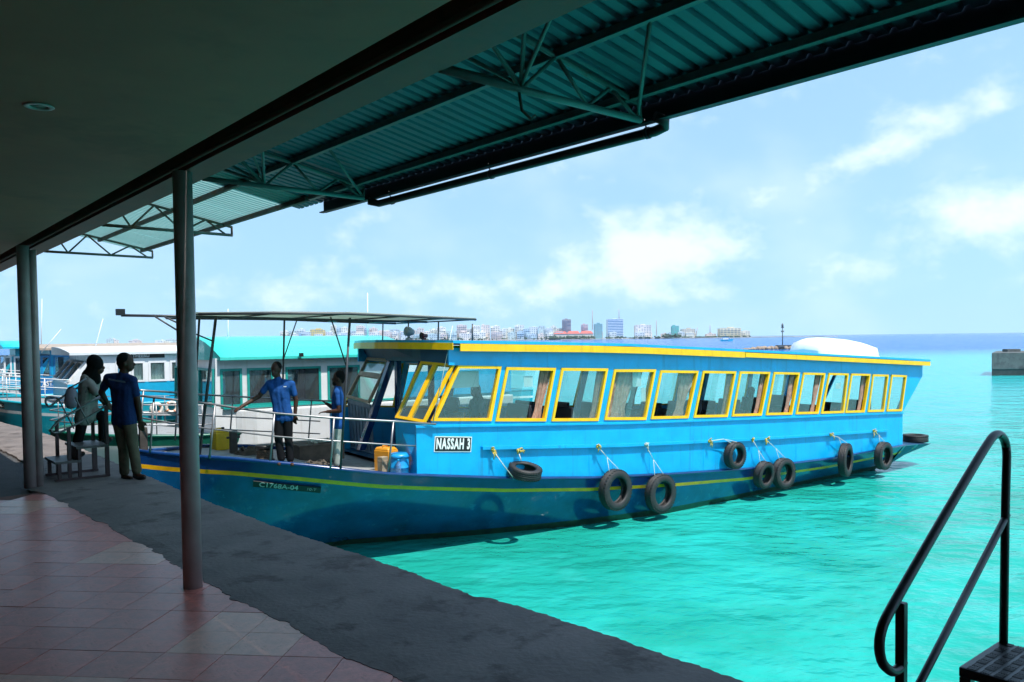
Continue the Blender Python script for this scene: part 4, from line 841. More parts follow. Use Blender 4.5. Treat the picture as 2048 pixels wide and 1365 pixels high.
# ------------------------------------------------------------------ the boats moored behind
def moored(label, yo, bow, zg_bow, zg, xc0, xc1, sill, wtop, roofz, cols, winx, M_wall, M_fr, M_rf, camber=.12, rake=.35, railm=None, hb=1.9, x_end=None, wrake=0., curt=None, over=.18, fo=.55, clear=False):
    root = empty('ferry_boat', BO + bn * yo, BA); tag(root, label, 'boat', 'ferries moored bow to the quay')
    cy = hb; xe = x_end or xc1 + 1
    st = []
    for t, w in ((0, .02), (.06, .35), (.15, .62), (.3, .84), (.5, .95), (.75, 1.), (1, 1.)): st.append((bow + t * (xc0 + .6 - bow) / .75 * .75, hb * w, zg_bow + (zg - zg_bow) * min(1, t / .75)))
    for k in range(1, 6): st.append((xc0 + .6 + (xe - xc0 - .6) * k / 5, hb * (1 - .12 * (k / 5) ** 2), zg - .05 * k))
    stn = [(x, h, z, h * (.05 if i < 2 else min(.85, .1 + .11 * i))) for i, (x, h, z) in enumerate(st)]
    hull_parts(root, stn, cols, cy, names=False)
    gl = [(s[0], s[2]) for s in stn]
    y0, y1 = .06, 2 * hb - .06
    for ya, yb, nr in ((y0, y0 + .05, True), (y1 - .05, y1, False)):
        lo = MB(); lo.box(xc0, xc1, ya, yb, zg - .25, sill); lo.build('cabin_side', M_wall[0], root)
        hd = MB(); hd.box(xc0 + rake, xc1, ya, yb, wtop, roofz); hd.build('header_panel', M_wall[1], root)
        ed = [xc0] + [v for w in winx for v in w] + [xc1]
        for a, b in zip(ed[0::2], ed[1::2]):
            if b - a < .01: continue
            a2 = a + (rake if a == xc0 else wrake); b2 = b + (wrake if b != xc1 else 0)
            p = MB(); p.hexa([(a, ya, sill), (b, ya, sill), (b, yb, sill), (a, yb, sill)], [(a2, ya, wtop), (max(b2, a2 + .02), ya, wtop), (max(b2, a2 + .02), yb, wtop), (a2, yb, wtop)]); p.build('pillar', M_wall[1], root)
        for a, b in winx:
            if b - a < .1: continue
            window([(a + wrake, ya, wtop), (b + wrake, ya, wtop), (b, ya, sill), (a, ya, sill)], 0, M_fr, root, w=.05, d=.015 if nr else 0, panes=((0, 1, 0.0),), gm=M_gld if nr and not clear else M_gl)
    # front windscreen
    for k in range(3):
        ya = y0 + .06 + (y1 - y0 - .12) * k / 3; yb = y0 + .06 + (y1 - y0 - .12) * (k + 1) / 3
        window([(xc0 + rake, yb, wtop), (xc0 + rake, ya, wtop), (xc0, ya, sill), (xc0, yb, sill)], 0, M_fr, root, w=.05, d=.0, gm=M_gl)
    m = MB(); m.box(xc0, xc0 + .05, y0 + .051, y1 - .051, zg - .25, sill); m.build('front_panel', M_wall[0], root)
    m = MB(); m.box(xc0 + rake, xc0 + rake + .05, y0 + .051, y1 - .051, wtop, roofz - .002); m.build('front_header', M_wall[1], root)
    rfm = MB(); N = 10; x0_, x1_ = xc0 + rake - fo, xc1 + .25
    def rz(y): return roofz + .02 + camber * (1 - abs((y - cy) / (hb + over)) ** 2.6)
    yy = [cy - hb - over + 2 * (hb + over) * k / N for k in range(N + 1)]
    for a, b in zip(yy, yy[1:]):
        for xa, xb_ in ((x0_, x0_ + .5), (x0_ + .5, x1_)):
            da = .18 * abs((a - cy) / (hb + over)) ** 2 if xa == x0_ else 0; dbb = .18 * abs((b - cy) / (hb + over)) ** 2 if xa == x0_ else 0
            t = [(xa + da, a, rz(a)), (xb_, a, rz(a)), (xb_, b, rz(b)), (xa + dbb, b, rz(b))]; rfm.add(t, [(0, 1, 2, 3)], 0, True); rfm.add([(u, v, roofz - .04) for u, v, w in t], [(3, 2, 1, 0)], 1)
            if xa == x0_: rfm.add([t[0], t[3], (t[3][0], b, roofz - .04), (t[0][0], a, roofz - .04)], [(0, 1, 2, 3)], 0)
            else: rfm.add([t[1], t[2], (t[2][0], b, roofz - .04), (t[1][0], a, roofz - .04)], [(0, 1, 2, 3)], 0)
    for yv in (yy[0], yy[-1]): rfm.add([(x0_ + .18, yv, rz(yv)), (x1_, yv, rz(yv)), (x1_, yv, roofz - .04), (x0_ + .18, yv, roofz - .04)], [(0, 1, 2, 3)], 0)
    rfm.build('cabin_roof', [M_rf, M_inn], root)
    f_ = MB(); f_.box(xc0 + .06, xc1, y0 + .06, y1 - .06, zg - .05, zg); f_.build('cabin_floor', M_inn, root)
    m = MB(); m.box(xc1 - .04, xc1, y0 + .051, y1 - .051, zg - .25, roofz - .04); m.build('aft_wall', M_wall[0], root)
    if curt:
        for i, (a, b) in enumerate(winx):
            for s0, s1 in curt.get(i, ()):
                c = MB(); nx = 24; xa, xb_ = lp(a, b, s0), lp(a, b, s1); top = [(lp(xa, xb_, k / nx) + wrake, y0 + .14 + .02 * math.sin(k * 1.6), wtop - .03) for k in range(nx + 1)]; bot = [(lp(xa, xb_, k / nx), y0 + .14 + .02 * math.sin(k * 1.6 + .5), sill + .02) for k in range(nx + 1)]
                c.add(top + bot, [(k, k + 1, nx + 2 + k, nx + 1 + k) for k in range(nx)], 0, True); c.build('curtain', curt['m'], root)
    for s_ in (-1, 1):      # bow rails
        rm = railm or M_chrome
        for h in (.62, .42, .22):
            tubepart('rail', [(s[0], cy + s_ * max(.03, s[1] - .08), s[2] + h) for s in stn[:7]], .012, rm, root, 6)
        for s in stn[1:7]: tubepart('stanchion', [(s[0], cy + s_ * (s[1] - .08), s[2]), (s[0], cy + s_ * (s[1] - .08), s[2] + .62)], .012, rm, root, 6)
    return root
M_turq = mat('turquoise_gelcoat', (.05, .58, .50), .28, var=.04, scale=1, coat=.3); M_tframe = mat('turquoise_frame', (.01, .30, .27), .45, var=.08)
M_cyan = mat('cyan_hull_paint', (.01, .34, .44), .35, var=.12, scale=2, stain=(.06, .45, .52), sscale=3, sth=.58); M_dgreen = mat('dark_green_hull', (.01, .13, .09), .35, var=.15); M_cblue = mat('light_blue_cabin', (.01, .36, .60), .35, var=.07)
M_roofw = mat('pale_roof', (.66, .70, .72), .5, var=.06); M_bluef = mat('blue_frame', (.02, .22, .48), .4, var=.1); M_rblue = mat('blue_side_paint', (.015, .17, .45), .35, var=.1); M_beigeroof = mat('beige_overhang', (.35, .28, .22), .6, var=.15)
Y2 = 4.9
w2 = []
for a, b in ((442, 486), (496, 549), (573, 644), (657, 722)): w2.append((L(a, 770, Y2)[0] + .0, L(b, 770, Y2)[0]))
k = w2[-1][1]
boat2 = moored('white ferry with rounded turquoise roof and green window frames, right behind the blue ferry', Y2, -5.55, -.02, -.15, L(431, 770, Y2)[0], 1.45, .40, 1.20, 1.42, (M_dgreen, M_white, M_white, M_algae), w2, (M_white, M_white), M_tframe, M_turq, camber=.44, rake=.02, fo=.12, over=.10, x_end=6.2, curt={1: ((.1, .75),), 2: ((.25, .62),), 'm': M_pcurt})
m = MB(); m.box(L(446, 770, Y2)[0], 1.45, .0, .058, .36, .40); m.build('turquoise_ledge', M_tframe, boat2)
m = MB(); bx = L(472, 850, Y2)[0]; m.prism([(bx + .12, -.02), (bx + .4, -.13), (4.6, -.13), (4.6, .058), (bx, .058)], -.42, .33); bevel(m.build('side_fairing', M_white, boat2), .05, 3)
m = MB(); pz = L(603, 710, Y2 - .2); m.box(pz[0] - .04, pz[0] + .04, -.22, -.14, 1.42, 1.50); m.build('side_lamp', M_black, boat2)
Y3 = 9.8
w3 = [(L(a, 745, Y3)[0], L(b, 745, Y3)[0]) for a, b in ((232, 258), (264, 291), (298, 334), (341, 372), (380, 400))]; k = w3[-1][1]
for i in range(6): w3.append((k + .2 + i * .95, k + .95 + i * .95))
boat3 = moored('white and pale blue ferry with life rings on its rail, second behind the blue ferry', Y3, -6.45, .42, .26, L(135, 750, Y3)[0], 8, .78, 1.30, 1.52, (M_cyan, M_white, M_cyan, M_algae), w3, (M_cblue, M_white), M_white, M_roofw, camber=.14, rake=.42, over=.04, clear=True, railm=M_white, curt={1: ((0, 1),), 2: ((0, 1),), 'm': mat('grey_curtain', (.5, .52, .5), .9, var=.2)})
m = MB(); a, b = L(262, 711, Y3), L(330, 711, Y3); m.box(a[0], b[0], .045, .059, 1.38, 1.485); o = m.build('name_board', M_black, boat3); text_mesh('THEERU', .115, M_letter, o, (lp(a[0], b[0], .30), .043, 1.432), sx=.95, bold=.002)
for px, py in ((-12, 812), (15, 816)): pass
a, b = L(-28, 812, Y3 + .95), L(40, 819, Y3 + .95); m = MB(); m.box(-.42, .42, -.01, .01, -.055, .055); o = m.build('registration_board', M_black, boat3); o.location = (lp(a[0], b[0], .5), .93, .28); o.rotation_euler = (0, .10, -.62); text_mesh('C117A-02 10-F', .09, M_dimletter, o, (0, -.012, 0), sx=1.0)
Y4 = 15.
w4 = [(L(a, 735, Y4)[0], L(b, 735, Y4)[0]) for a, b in ((82, 103), (107, 146), (150, 190), (195, 240))]; k = w4[-1][1]
for i in range(5): w4.append((k + .2 + i, k + 1 + i))
boat4 = moored('blue ferry with sliding blue window frames, third behind the blue ferry', Y4, -7.0, .45, .26, L(62, 750, Y4)[0], 8, .76, 1.42, 1.62, (M_cyan, M_white, M_cyan, M_algae), w4, (M_rblue, M_cblue), M_bluef, M_beigeroof, camber=.12, rake=.5, railm=M_white)
a, b = L(84, 769, Y4), L(130, 769, Y4); text_mesh('ASTARU', .21, M_letter, boat4, ((a[0] + b[0]) / 2, .048, .60), sx=.72, bold=.004)
Y5 = 20.
w5 = [(L(a, 735, Y5)[0], L(b, 735, Y5)[0]) for a, b in ((8, 24), (28, 44))]; k = w5[-1][1]
boat5 = moored('cyan roofed ferry with slanted white windscreen, farthest moored boat at the left edge', Y5, -7.6, .5, .3, L(-6, 750, Y5)[0], w5[-1][1] + .12, .66, 1.36, 1.66, (M_cyan, M_white, M_cyan, M_algae), w5, (M_cblue, M_cyan), M_white, mat('cyan_roof', (.01, .45, .58), .35, var=.06), camber=.22, rake=.55, railm=M_white)
# life rings on the rail
M_ring = mat('life_ring', (.75, .68, .60), .5, var=.1); M_ringr = mat('life_ring_band', (.7, .18, .04), .5)
for px, py, lab in ((313, 818, 'white life ring on the pale ferry rail, left of the pair'), (343, 815, 'white life ring on the pale ferry rail, right of the pair beside the column')):
    p = L(px, py, Y3 - .06); e = empty('life_ring', LW(*p), BA); tag(e, lab, 'life ring', 'life rings on the pale ferry'); m = MB(); m.lathe([(.125 + .042 * math.cos(a), .042 * math.sin(a)) for a in [2 * math.pi * k / 10 for k in range(11)]], (0, 0, 0), 28, 'y'); m.build('ring', M_ring, e)
    for k in range(4):
        a0 = k * math.pi / 2 + .5; m = MB(); m.tube([(.125 * math.cos(a0 + t * .08), 0, .125 * math.sin(a0 + t * .08)) for t in range(4)], .046, 10); m.build('band', M_ringr, e)
# masts and whip aerials of the moored boats
for par, x0, y0, x1, y1, yo, r in ((boat2, 735, 690, 735, 586, 6.5, .022), (boat2, 456, 690, 456, 618, 8.0, .02), (boat3, 187, 694, 206, 638, 11.5, .014), (boat3, 82, 694, 122, 659, 11., .014), (boat4, 82, 690, 84, 598, 16., .016), (boat5, 42, 690, 41, 655, 21., .02)):
    a, b = L(x0, y0, yo), L(x1, y1, yo); oy = (par.location - BO).dot(bn); tubepart('aerial', [(a[0], yo - oy, a[2] - .15), (b[0], yo - oy, b[2])], [r, r * .5], M_white, par, 6)
# ------------------------------------------------------------------ boarding steps
M_step = mat('black_step_paint', (.02, .018, .02), .35, .2, var=.25, scale=8); M_stepr = mat('dark_red_step_frame', (.05, .022, .022), .5, var=.2); M_tread = mat('worn_tread', (.09, .085, .08), .5, .2, var=.25, scale=5); M_galv = mat('galvanised_rail', (.20, .20, .20), .3, .8, var=.15)
def loopy(pts, k=6):    # round the corners of a polyline
    P = [Vector(p) for p in pts]; o = [P[0]]
    for a, b, c in zip(P, P[1:], P[2:]):
        d = min((a - b).length, (c - b).length) * .5; s = b + (a - b).normalized() * d; e = b + (c - b).normalized() * d
        for i in range(k + 1): t = i / k; o.append(s * (1 - t) ** 2 + b * 2 * t * (1 - t) + e * t * t)
    o.append(P[-1]); return o
# near steps at the right, local x = p, y = q; the near frame is cut by the picture edge
P0, Q0 = 3.28, 1.12
near = empty('boarding_steps', QW(P0, Q0, .012), QA); tag(near, 'black steel boarding steps with checker plate top, close at the right edge', 'steps')
def zpt(px, py, yq): w = vplane(px, py, QW(P0, Q0 + yq), dq) - QW(P0, Q0, .012); return Vector((w.dot(dp), yq, w.z))
def rail_side(yq, suffix=''):
    top = [zpt(x, y, 0) + Vector((0, yq, 0)) for x, y in ((2007, 1290), (2011, 1000), (2014, 905), (2010, 880), (1999, 867), (1986, 872), (1960, 912), (1900, 1013), (1835, 1125), (1783, 1216), (1764, 1252), (1757, 1290), (1763, 1328), (1785, 1346), (1800, 1336), (1806, 1322))]
    t = MB(); t.tube(loopy(top, 3), .0148, 14); t.build('handrail', M_step, near)
    t = MB(); t.tube([zpt(2014, 1030, 0) + Vector((0, yq, 0)), zpt(1838, 1370, 0) + Vector((0, yq, 0)), zpt(1760, 1520, 0) + Vector((0, yq, 0))], .0125, 12); t.build('lower_rail', M_step, near)
    a = zpt(1803, 1205, 0) + Vector((0, yq, 0)); t = MB(); t.box(a.x - .014, a.x + .014, yq - .014, yq + .014, 0, a.z); bevel(t.build('post', M_step, near), .003, 1)
rail_side(0); rail_side(-.78)
pz = .588; t = MB(); t.box(-.34, .02, -.80, .02, pz - .035, pz); bevel(t.build('top_tread', M_step, near), .006, 2)
lug = MB(); rr = random.Random(2)
for i in range(9):
    for j in range(19):
        cx, cy_ = -.32 + .04 * i, -.775 + .042 * j
        for k in range(4):
            o_ = -.012 + .008 * k
            if (i + j) % 2: lug.box(cx - .015, cx + .015, cy_ + o_ - .0018, cy_ + o_ + .0018, pz - .001, pz + .0025)
            else: lug.box(cx + o_ - .0018, cx + o_ + .0018, cy_ - .015, cy_ + .015, pz - .001, pz + .0025)
tag(lug.build('checker_lugs', M_step, near), kind='stuff')
for k, (x, z) in enumerate(((-.62, .4), (-.9, .2))):
    t = MB(); t.box(x - .16, x + .16, -.80, .0, z - .03, z); t.build('tread', M_step, near)
for x, y in ((-.32, .0), (.0, -.78), (-.32, -.78), (.0, .0)):
    t = MB(); t.box(x - .018, x + .018, y - .018, y + .018, 0, pz - .036); t.build('leg', M_step, near)
# far steps under the columns, being climbed
fp, fq = 2.52, 11.85
st2 = empty('boarding_steps', QW(fp, fq, .012), QA); tag(st2, 'two step boarding stair with looped metal handrails beside the moored bow', 'steps')
def pt2(px, py, yq): w = vplane(px, py, QW(fp, fq + yq), dq) - QW(fp, fq, .012); return Vector((w.dot(dp), yq, w.z))
for yq, pts, posts in ((-.30, ((200, 797), (185, 802), (150, 822), (116, 842), (100, 862), (112, 868), (130, 861), (160, 845), (200, 820), (212, 812)), ((137, 855, 0), (212, 812, 0))), (.30, ((188, 768), (184, 762), (170, 768), (130, 790), (98, 815), (90, 806), (93, 795), (105, 793), (120, 800)), ((113, 845, 0), (184, 800, 0)))):
    P = [pt2(x, y, yq) for x, y in pts]; t = MB(); t.tube(loopy(P, 3), .014, 10); t.build('handrail', M_galv, st2)
    for x, y, _ in posts: a = pt2(x, y, yq); t = MB(); t.box(a.x - .02, a.x + .02, yq - .02, yq + .02, 0, a.z); t.build('post', M_stepr, st2)
a, b = pt2(200, 820, -.3), pt2(116, 866, -.3)
for (x0, y0, x1, y1, yq) in ((118, 800, 148, 858, .3), (150, 795, 178, 850, -.3)): t = MB(); t.tube([pt2(x0, y0, yq), pt2(x1, y1, yq)], .009, 8); t.build('rail_bar', M_galv, st2)
t = MB(); t.tube([pt2(205, 790, -.3), pt2(112, 845, -.3)], .012, 8); t.build('middle_rail', M_galv, st2)
zl, zu = .25, .42
x0 = pt2(118, 925, -.3).x; x1 = pt2(213, 905, -.3).x; xm = lp(x0, x1, .42)
t = MB(); t.box(x0 - .05, xm + .02, -.34, .34, zl - .03, zl); t.build('tread', M_tread, st2); t = MB(); t.box(xm - .04, x1 + .02, -.34, .34, zu - .03, zu); t.build('tread', M_tread, st2)
for x, z in ((x0, zl), (xm, zu), (x1, zu)):
    for y in (-.31, .31): t = MB(); t.box(x - .02, x + .02, y - .02, y + .02, 0.03, z - .031); t.build('leg', M_stepr, st2)
for y in (-.31, .31): t = MB(); t.box(x0 - .05, x1 + .03, y - .022, y + .022, 0, .03); t.build('base_bar', M_stepr, st2)
t = MB(); t.box(xm - .03, xm + .0, -.28, .28, zl + .001, zu - .031); t.build('riser', M_stepr, st2)
# ------------------------------------------------------------------ people (joints given in metres, body one remeshed surface)
M_skin = mat('dark_brown_skin', (.055, .022, .013), .55, var=.12, scale=8, spec=.25); M_hair = mat('black_hair', (.006, .005, .005), .85, var=.4, scale=60, spec=.12, bump=.6, bscale=120)
def cap(mb, a, b, ra, rb, n=12):
    a, b = Vector(a), Vector(b); mb.ball(a, ra, nu=n, nv=8); mb.ball(b, rb, nu=n, nv=8)
    mb.tube([lp(a, b, t) for t in (0, .33, .67, 1)], [ra, ra + (rb - ra) * .33, ra + (rb - ra) * .67, rb], n)
def hand(mb, wrist, dirv, side, sc=1., curl=.5, palm_n=None):
    d = Vector(dirv).normalized(); n_ = Vector(palm_n).normalized() if palm_n else d.cross(Vector((0, 1, 0))).normalized()
    n_ = (n_ - d * n_.dot(d)).normalized(); s = d.cross(n_).normalized() * side; w = Vector(wrist)
    for k in (-1, -.33, .33, 1): cap(mb, w + s * .012 * k, w + d * .085 * sc + s * .030 * k * sc, .016, .013)
    for k, ln in ((-1.5, .060), (-.5, .075), (.5, .08), (1.5, .07)):
        b0 = w + d * .088 * sc + s * .0215 * k * sc; b1 = b0 + (d + n_ * curl * .4).normalized() * ln * .5 * sc; b2 = b1 + (d + n_ * curl * 1.4).normalized() * ln * .5 * sc
        cap(mb, b0, b1, .0095, .0085); cap(mb, b1, b2, .0085, .007)
    t0 = w + d * .03 + s * .03; t1 = t0 + (d * .7 + s * .8).normalized() * .035; t2 = t1 + (d + s * .2 + n_ * .3).normalized() * .03; cap(mb, t0, t1, .013, .011); cap(mb, t1, t2, .011, .009)
def person(label, loc, J, face, shirt, trousers, hairm=None, beard=False, sleeve=.6, scarf=None, shirt_drop=.0, curlL=.5, curlR=.5, palmL=None, palmR=None, barefoot=False, bulk=1., voxel=.008, tunic=False):
    """J: joints relative to loc; face = facing direction"""
    root = empty('person', loc); tag(root, label, 'person')
    J = {k: Vector(v) for k, v in J.items()}; F = Vector(face).normalized(); S = Vector((0, 0, 1)).cross(F).normalized(); U = Vector((0, 0, 1))
    b = MB(); hc = J['head']; rot = Matrix((F, S, U)).transposed()
    b.ball(hc + U * .02, .092, .075, .105, 18, 14, rot=rot); b.ball(hc + F * .035 - U * .055, .058, .054, .062, 14, 10, rot=rot)     # skull, jaw
    b.ball(hc + F * .098 - U * .02, .018, .013, .022, 8, 6, rot=rot); b.ball(hc + F * .088 - U * .062, .014, .024, .012, 8, 6, rot=rot)
    for s in (-1, 1): b.ball(hc + S * .077 * s - U * .015 - F * .005, .02, .010, .03, 8, 6, rot=rot)
    cap(b, hc - U * .06 - F * .012, J['neck'], .052, .058)
    ch = lp(J['neck'], J['pelvis'], .30); wa = lp(J['neck'], J['pelvis'], .68); ax = (J['shR'] - J['shL']).normalized()
    def torso(mb, g=0., lower=1.0):
        cap(mb, ch, wa, .112 * bulk + g, .100 * bulk + g); cap(mb, wa, lp(J['hipL'], J['hipR'], .5), .100 * bulk + g, .102 * bulk + g); cap(mb, lp(J['neck'], ch, .35), ch, .075 + g, .112 * bulk + g)
        for s in (-1, 1):
            sh = J['shR'] if s > 0 else J['shL']; hp = J['hipR'] if s > 0 else J['hipL']
            cap(mb, lp(J['neck'], sh, .45) - U * .02, sh, .06 + g, .06 * bulk + g)
            cap(mb, ch + ax * s * .075 * bulk, wa + ax * s * .058 * bulk, .105 * bulk + g, .095 * bulk + g); cap(mb, wa + ax * s * .058 * bulk, lp(wa, hp, lower), .095 * bulk + g, .098 * bulk + g); cap(mb, lp(sh, ch, .3), ch + ax * s * .075 * bulk, .075 + g, .105 * bulk + g)
    torso(b)
    for s, sd in ((-1, 'L'), (1, 'R')):
        sh, el, ha = J['sh' + sd], J['el' + sd], J['ha' + sd]; cap(b, sh, el, .052 * bulk, .040); wr = lp(ha, el, .06); cap(b, el, wr, .040, .028)
        hand(b, wr, ha - el, 1 if s > 0 else -1, .95, curlL if s < 0 else curlR, palmL if s < 0 else palmR)
        hp, kn, an = J['hip' + sd], J['kn' + sd], J['an' + sd]; cap(b, hp, kn, .088 * bulk, .058); cap(b, kn, an, .056, .038)
        ft = J.get('toe' + sd, an + F * .16 - U * .05); heel = an - (ft - an).normalized() * .03 - U * .045; cap(b, heel, lp(an, ft, .55) - U * .028, .034, .034); cap(b, lp(an, ft, .5) - U * .03, ft, .036, .028); cap(b, an, heel, .038, .034)
    remesh(b, 'body', M_skin, root, voxel, 3)
    s_ = MB(); torso(s_, .008, 1.0)
    for sd in 'LR': sh, el = J['sh' + sd], J['el' + sd]; cap(s_, sh, lp(sh, el, sleeve), .060 * bulk, .055)
    if shirt_drop:
        for sd in 'LR': cap(s_, J['hip' + sd], lp(J['hip' + sd], J['kn' + sd], shirt_drop), .112 * bulk, .118 * bulk)
        cap(s_, lp(J['hipL'], J['hipR'], .5), lp(lp(J['hipL'], J['hipR'], .5), lp(J['knL'], J['knR'], .5), shirt_drop), .112 * bulk, .118 * bulk)
    cap(s_, J['neck'] - U * .03, J['neck'] + U * .005, .07, .064); remesh(s_, 'shirt', shirt, root, .010, 4)
    t_ = MB()
    for sd in 'LR':
        hp, kn, an = J['hip' + sd], J['kn' + sd], J['an' + sd]; cap(t_, hp, kn, .096 * bulk, .068); cap(t_, kn, lp(kn, an, .93), .066, .062)
    cap(t_, J['hipL'], J['hipR'], .10 * bulk, .10 * bulk); cap(t_, lp(J['hipL'], J['hipR'], .5), lp(J['pelvis'], J['neck'], .1), .10 * bulk, .10 * bulk); remesh(t_, 'trousers', trousers, root, .011, 4)
    for sd in 'LR':
        an = J['an' + sd]; ft = J.get('toe' + sd, an + F * .16 - U * .05); sh_ = MB(); d = (ft - an); d.z = 0; d.normalize()
        if not barefoot:
            cap(sh_, an - d * .03 - U * .055, lp(an, ft, .6) - U * .04, .034, .040); cap(sh_, lp(an, ft, .6) - U * .04, ft - U * .006, .04, .03); remesh(sh_, 'shoe', M_black, root, .010, 2)
    hb = MB()
    if scarf:
        hb.ball(hc + U * .025 - F * .012, .108, .098, .122, 18, 12, rot=rot); cap(hb, hc - U * .05 - F * .03, J['neck'] + U * .0 - F * .02, .092, .098); cap(hb, J['neck'] - F * .03, J['neck'] - U * .10 - F * .06, .10, .10); cap(hb, J['neck'] + F * .03, J['neck'] - U * .06 + F * .05, .08, .06); remesh(hb, 'headscarf', scarf, root, .010, 3)
    else:
        hb.ball(hc + U * .04 - F * .022, .092, .083, .095, 18, 12, rot=rot); cap(hb, hc - F * .07 + U * .0, hc - F * .055 - U * .05, .045, .04); remesh(hb, 'hair', hairm or M_hair, root, .008, 2)
    if beard:
        bd = MB(); bd.ball(hc + F * .055 - U * .085, .052, .052, .048, 12, 8, rot=rot); remesh(bd, 'beard', M_hair, root, .009, 2)
    return root
def JP(Y, **kw):      # joints from photo points at a depth: name=(px, py, depth offset); returns origin and joints
    P = {k: at(v[0], v[1], Y + (v[2] if len(v) > 2 else 0)) for k, v in kw.items()}
    o = P.pop('ground'); return o, {k: v - o for k, v in P.items()}
M_bshirt = mat('blue_crew_shirt', (.010, .065, .23), .85, var=.2, scale=9, spec=.2, bump=.8, bscale=9); M_nshirt = mat('navy_crew_shirt', (.008, .022, .085), .85, var=.2, scale=9, spec=.2, bump=.8, bscale=9); M_btrous = mat('black_trousers', (.008, .008, .010), .9, var=.2, spec=.15); M_khaki = mat('khaki_trousers', (.10, .075, .05), .9, var=.2, scale=7, spec=.15, bump=.8, bscale=8); M_gtrous = mat('pale_grey_trousers', (.28, .31, .28), .85, var=.2, scale=10)
o, J = JP(10.34, ground=(260, 961), head=(252, 726), neck=(247, 750), shL=(217, 757, .05), shR=(265, 762, -.05), elL=(203, 785, .10), haL=(214, 805, .25), elR=(276, 806, -.02), haR=(281, 843, .02), pelvis=(248, 838), hipL=(239, 842, .03), hipR=(258, 842, -.03), knL=(247, 896, .05), knR=(266, 892, -.03), anL=(249, 947, .08), anR=(274, 944, -.03), toeL=(262, 957, -.02), toeR=(288, 954, -.06))
man = person('man in navy shirt and khaki trousers seen from behind on the quay', o, J, (.95, .25, 0), M_nshirt, M_khaki, palmR=(-.3, 1, 0), bulk=.95)
m = MB(); a, b = at(216, 757, 10.21) - o, at(250, 763, 10.19) - o; m.slab([a, b, b + Vector((0, .004, -.022)), a + Vector((0, .004, -.022))], (0, .003, 0)); m.build('shirt_print', mat('faded_print', (.12, .14, .2), .8), man)
o, J = JP(10.95, ground=(165, 940), head=(192, 731), neck=(184, 752), shL=(170, 757, -.08), shR=(193, 757, .10), elL=(192, 786, -.10), haL=(205, 803, .0), elR=(200, 785, .10), haR=(213, 803, .10), pelvis=(172, 822), hipL=(167, 826, -.05), hipR=(178, 825, .05), knL=(161, 862, -.05), knR=(206, 832, .05), anL=(151, 900, -.05), anR=(206, 874, .08), toeL=(166, 907, -.05), toeR=(222, 878, .08))
M_flor = mat('pale_floral_tunic', (.26, .21, .19), .85, var=.2, scale=9, stain=(.06, .03, .035), sscale=9, sth=.57)
woman = person('woman in black headscarf and pale floral tunic climbing the boarding steps', o, J, (.95, .2, -.15), M_flor, M_btrous, scarf=M_hair, sleeve=.95, shirt_drop=.35, bulk=.88, palmL=(0, 0, -1), palmR=(0, 0, -1))
bg_ = empty('shoulder_bag', at(143, 795, 10.8)); tag(bg_, 'pale mauve bag slung behind the woman on the steps', 'bag'); m = MB(); c0 = Vector((0, 0, 0)); m.ball((0, 0, 0), .085, .06, .15, 14, 10); m.ball((-.01, 0, -.05), .09, .06, .11, 14, 10); remesh(m, 'pouch', mat('mauve_cloth', (.32, .27, .33), .8, var=.15), bg_, .012, 3)
m = MB(); s0 = at(172, 757, 10.78) - bg_.location; m.tube([(-.02, -.03, .12), lp(Vector((0, -.03, .12)), s0, .5), s0], .010, 6); m.build('strap', MATS['mauve_cloth'], bg_)
o, J = JP(13.1, ground=(571, 932), head=(552, 740), neck=(556, 760), shL=(538, 768, .02), shR=(583, 769, -.02), elL=(518, 793, .0), haL=(481, 815, -.30), elR=(592, 801, .02), haR=(590, 832, .0), pelvis=(566, 832), hipL=(558, 836), hipR=(575, 836), knL=(557, 878, -.02), knR=(577, 878, .02), anL=(563, 920, 0), anR=(581, 921, .03), toeL=(558, 929, -.18), toeR=(585, 930, -.16))
crew1 = person('crewman in blue polo shirt and black trousers leaning one hand on the rail', o, J, (-.25, -1, -.1), M_bshirt, M_btrous, palmL=(0, 0, -1), palmR=(.3, .5, 0), barefoot=True, bulk=.93)
m = MB(); a = at(567, 773, 12.92) - o; m.slab([a, a + Vector((.045, 0, 0)), a + Vector((.045, 0, -.012)), a + Vector((0, 0, -.012))], (0, .01, 0)); m.build('shirt_badge', M_letter, crew1)
o, J = JP(13.56, ground=(674, 938), head=(677, 757), neck=(676, 776), shL=(675, 786, -.18), shR=(677, 785, .18), elL=(679, 822, -.22), haL=(653, 824, -.20), elR=(672, 820, .22), haR=(652, 807, .15), pelvis=(675, 848), hipL=(675, 852, -.08), hipR=(674, 852, .08), knL=(672, 890, -.08), knR=(674, 890, .08), anL=(675, 929, -.08), anR=(677, 929, .08), toeL=(662, 936, -.09), toeR=(664, 936, .10))
crew2 = person('bearded crewman in blue shirt and pale trousers standing sideways at the rail', o, J, (-1, -.1, 0), M_bshirt, M_gtrous, beard=True, bulk=.9, palmL=(0, 0, -1), palmR=(0, 0, -1))
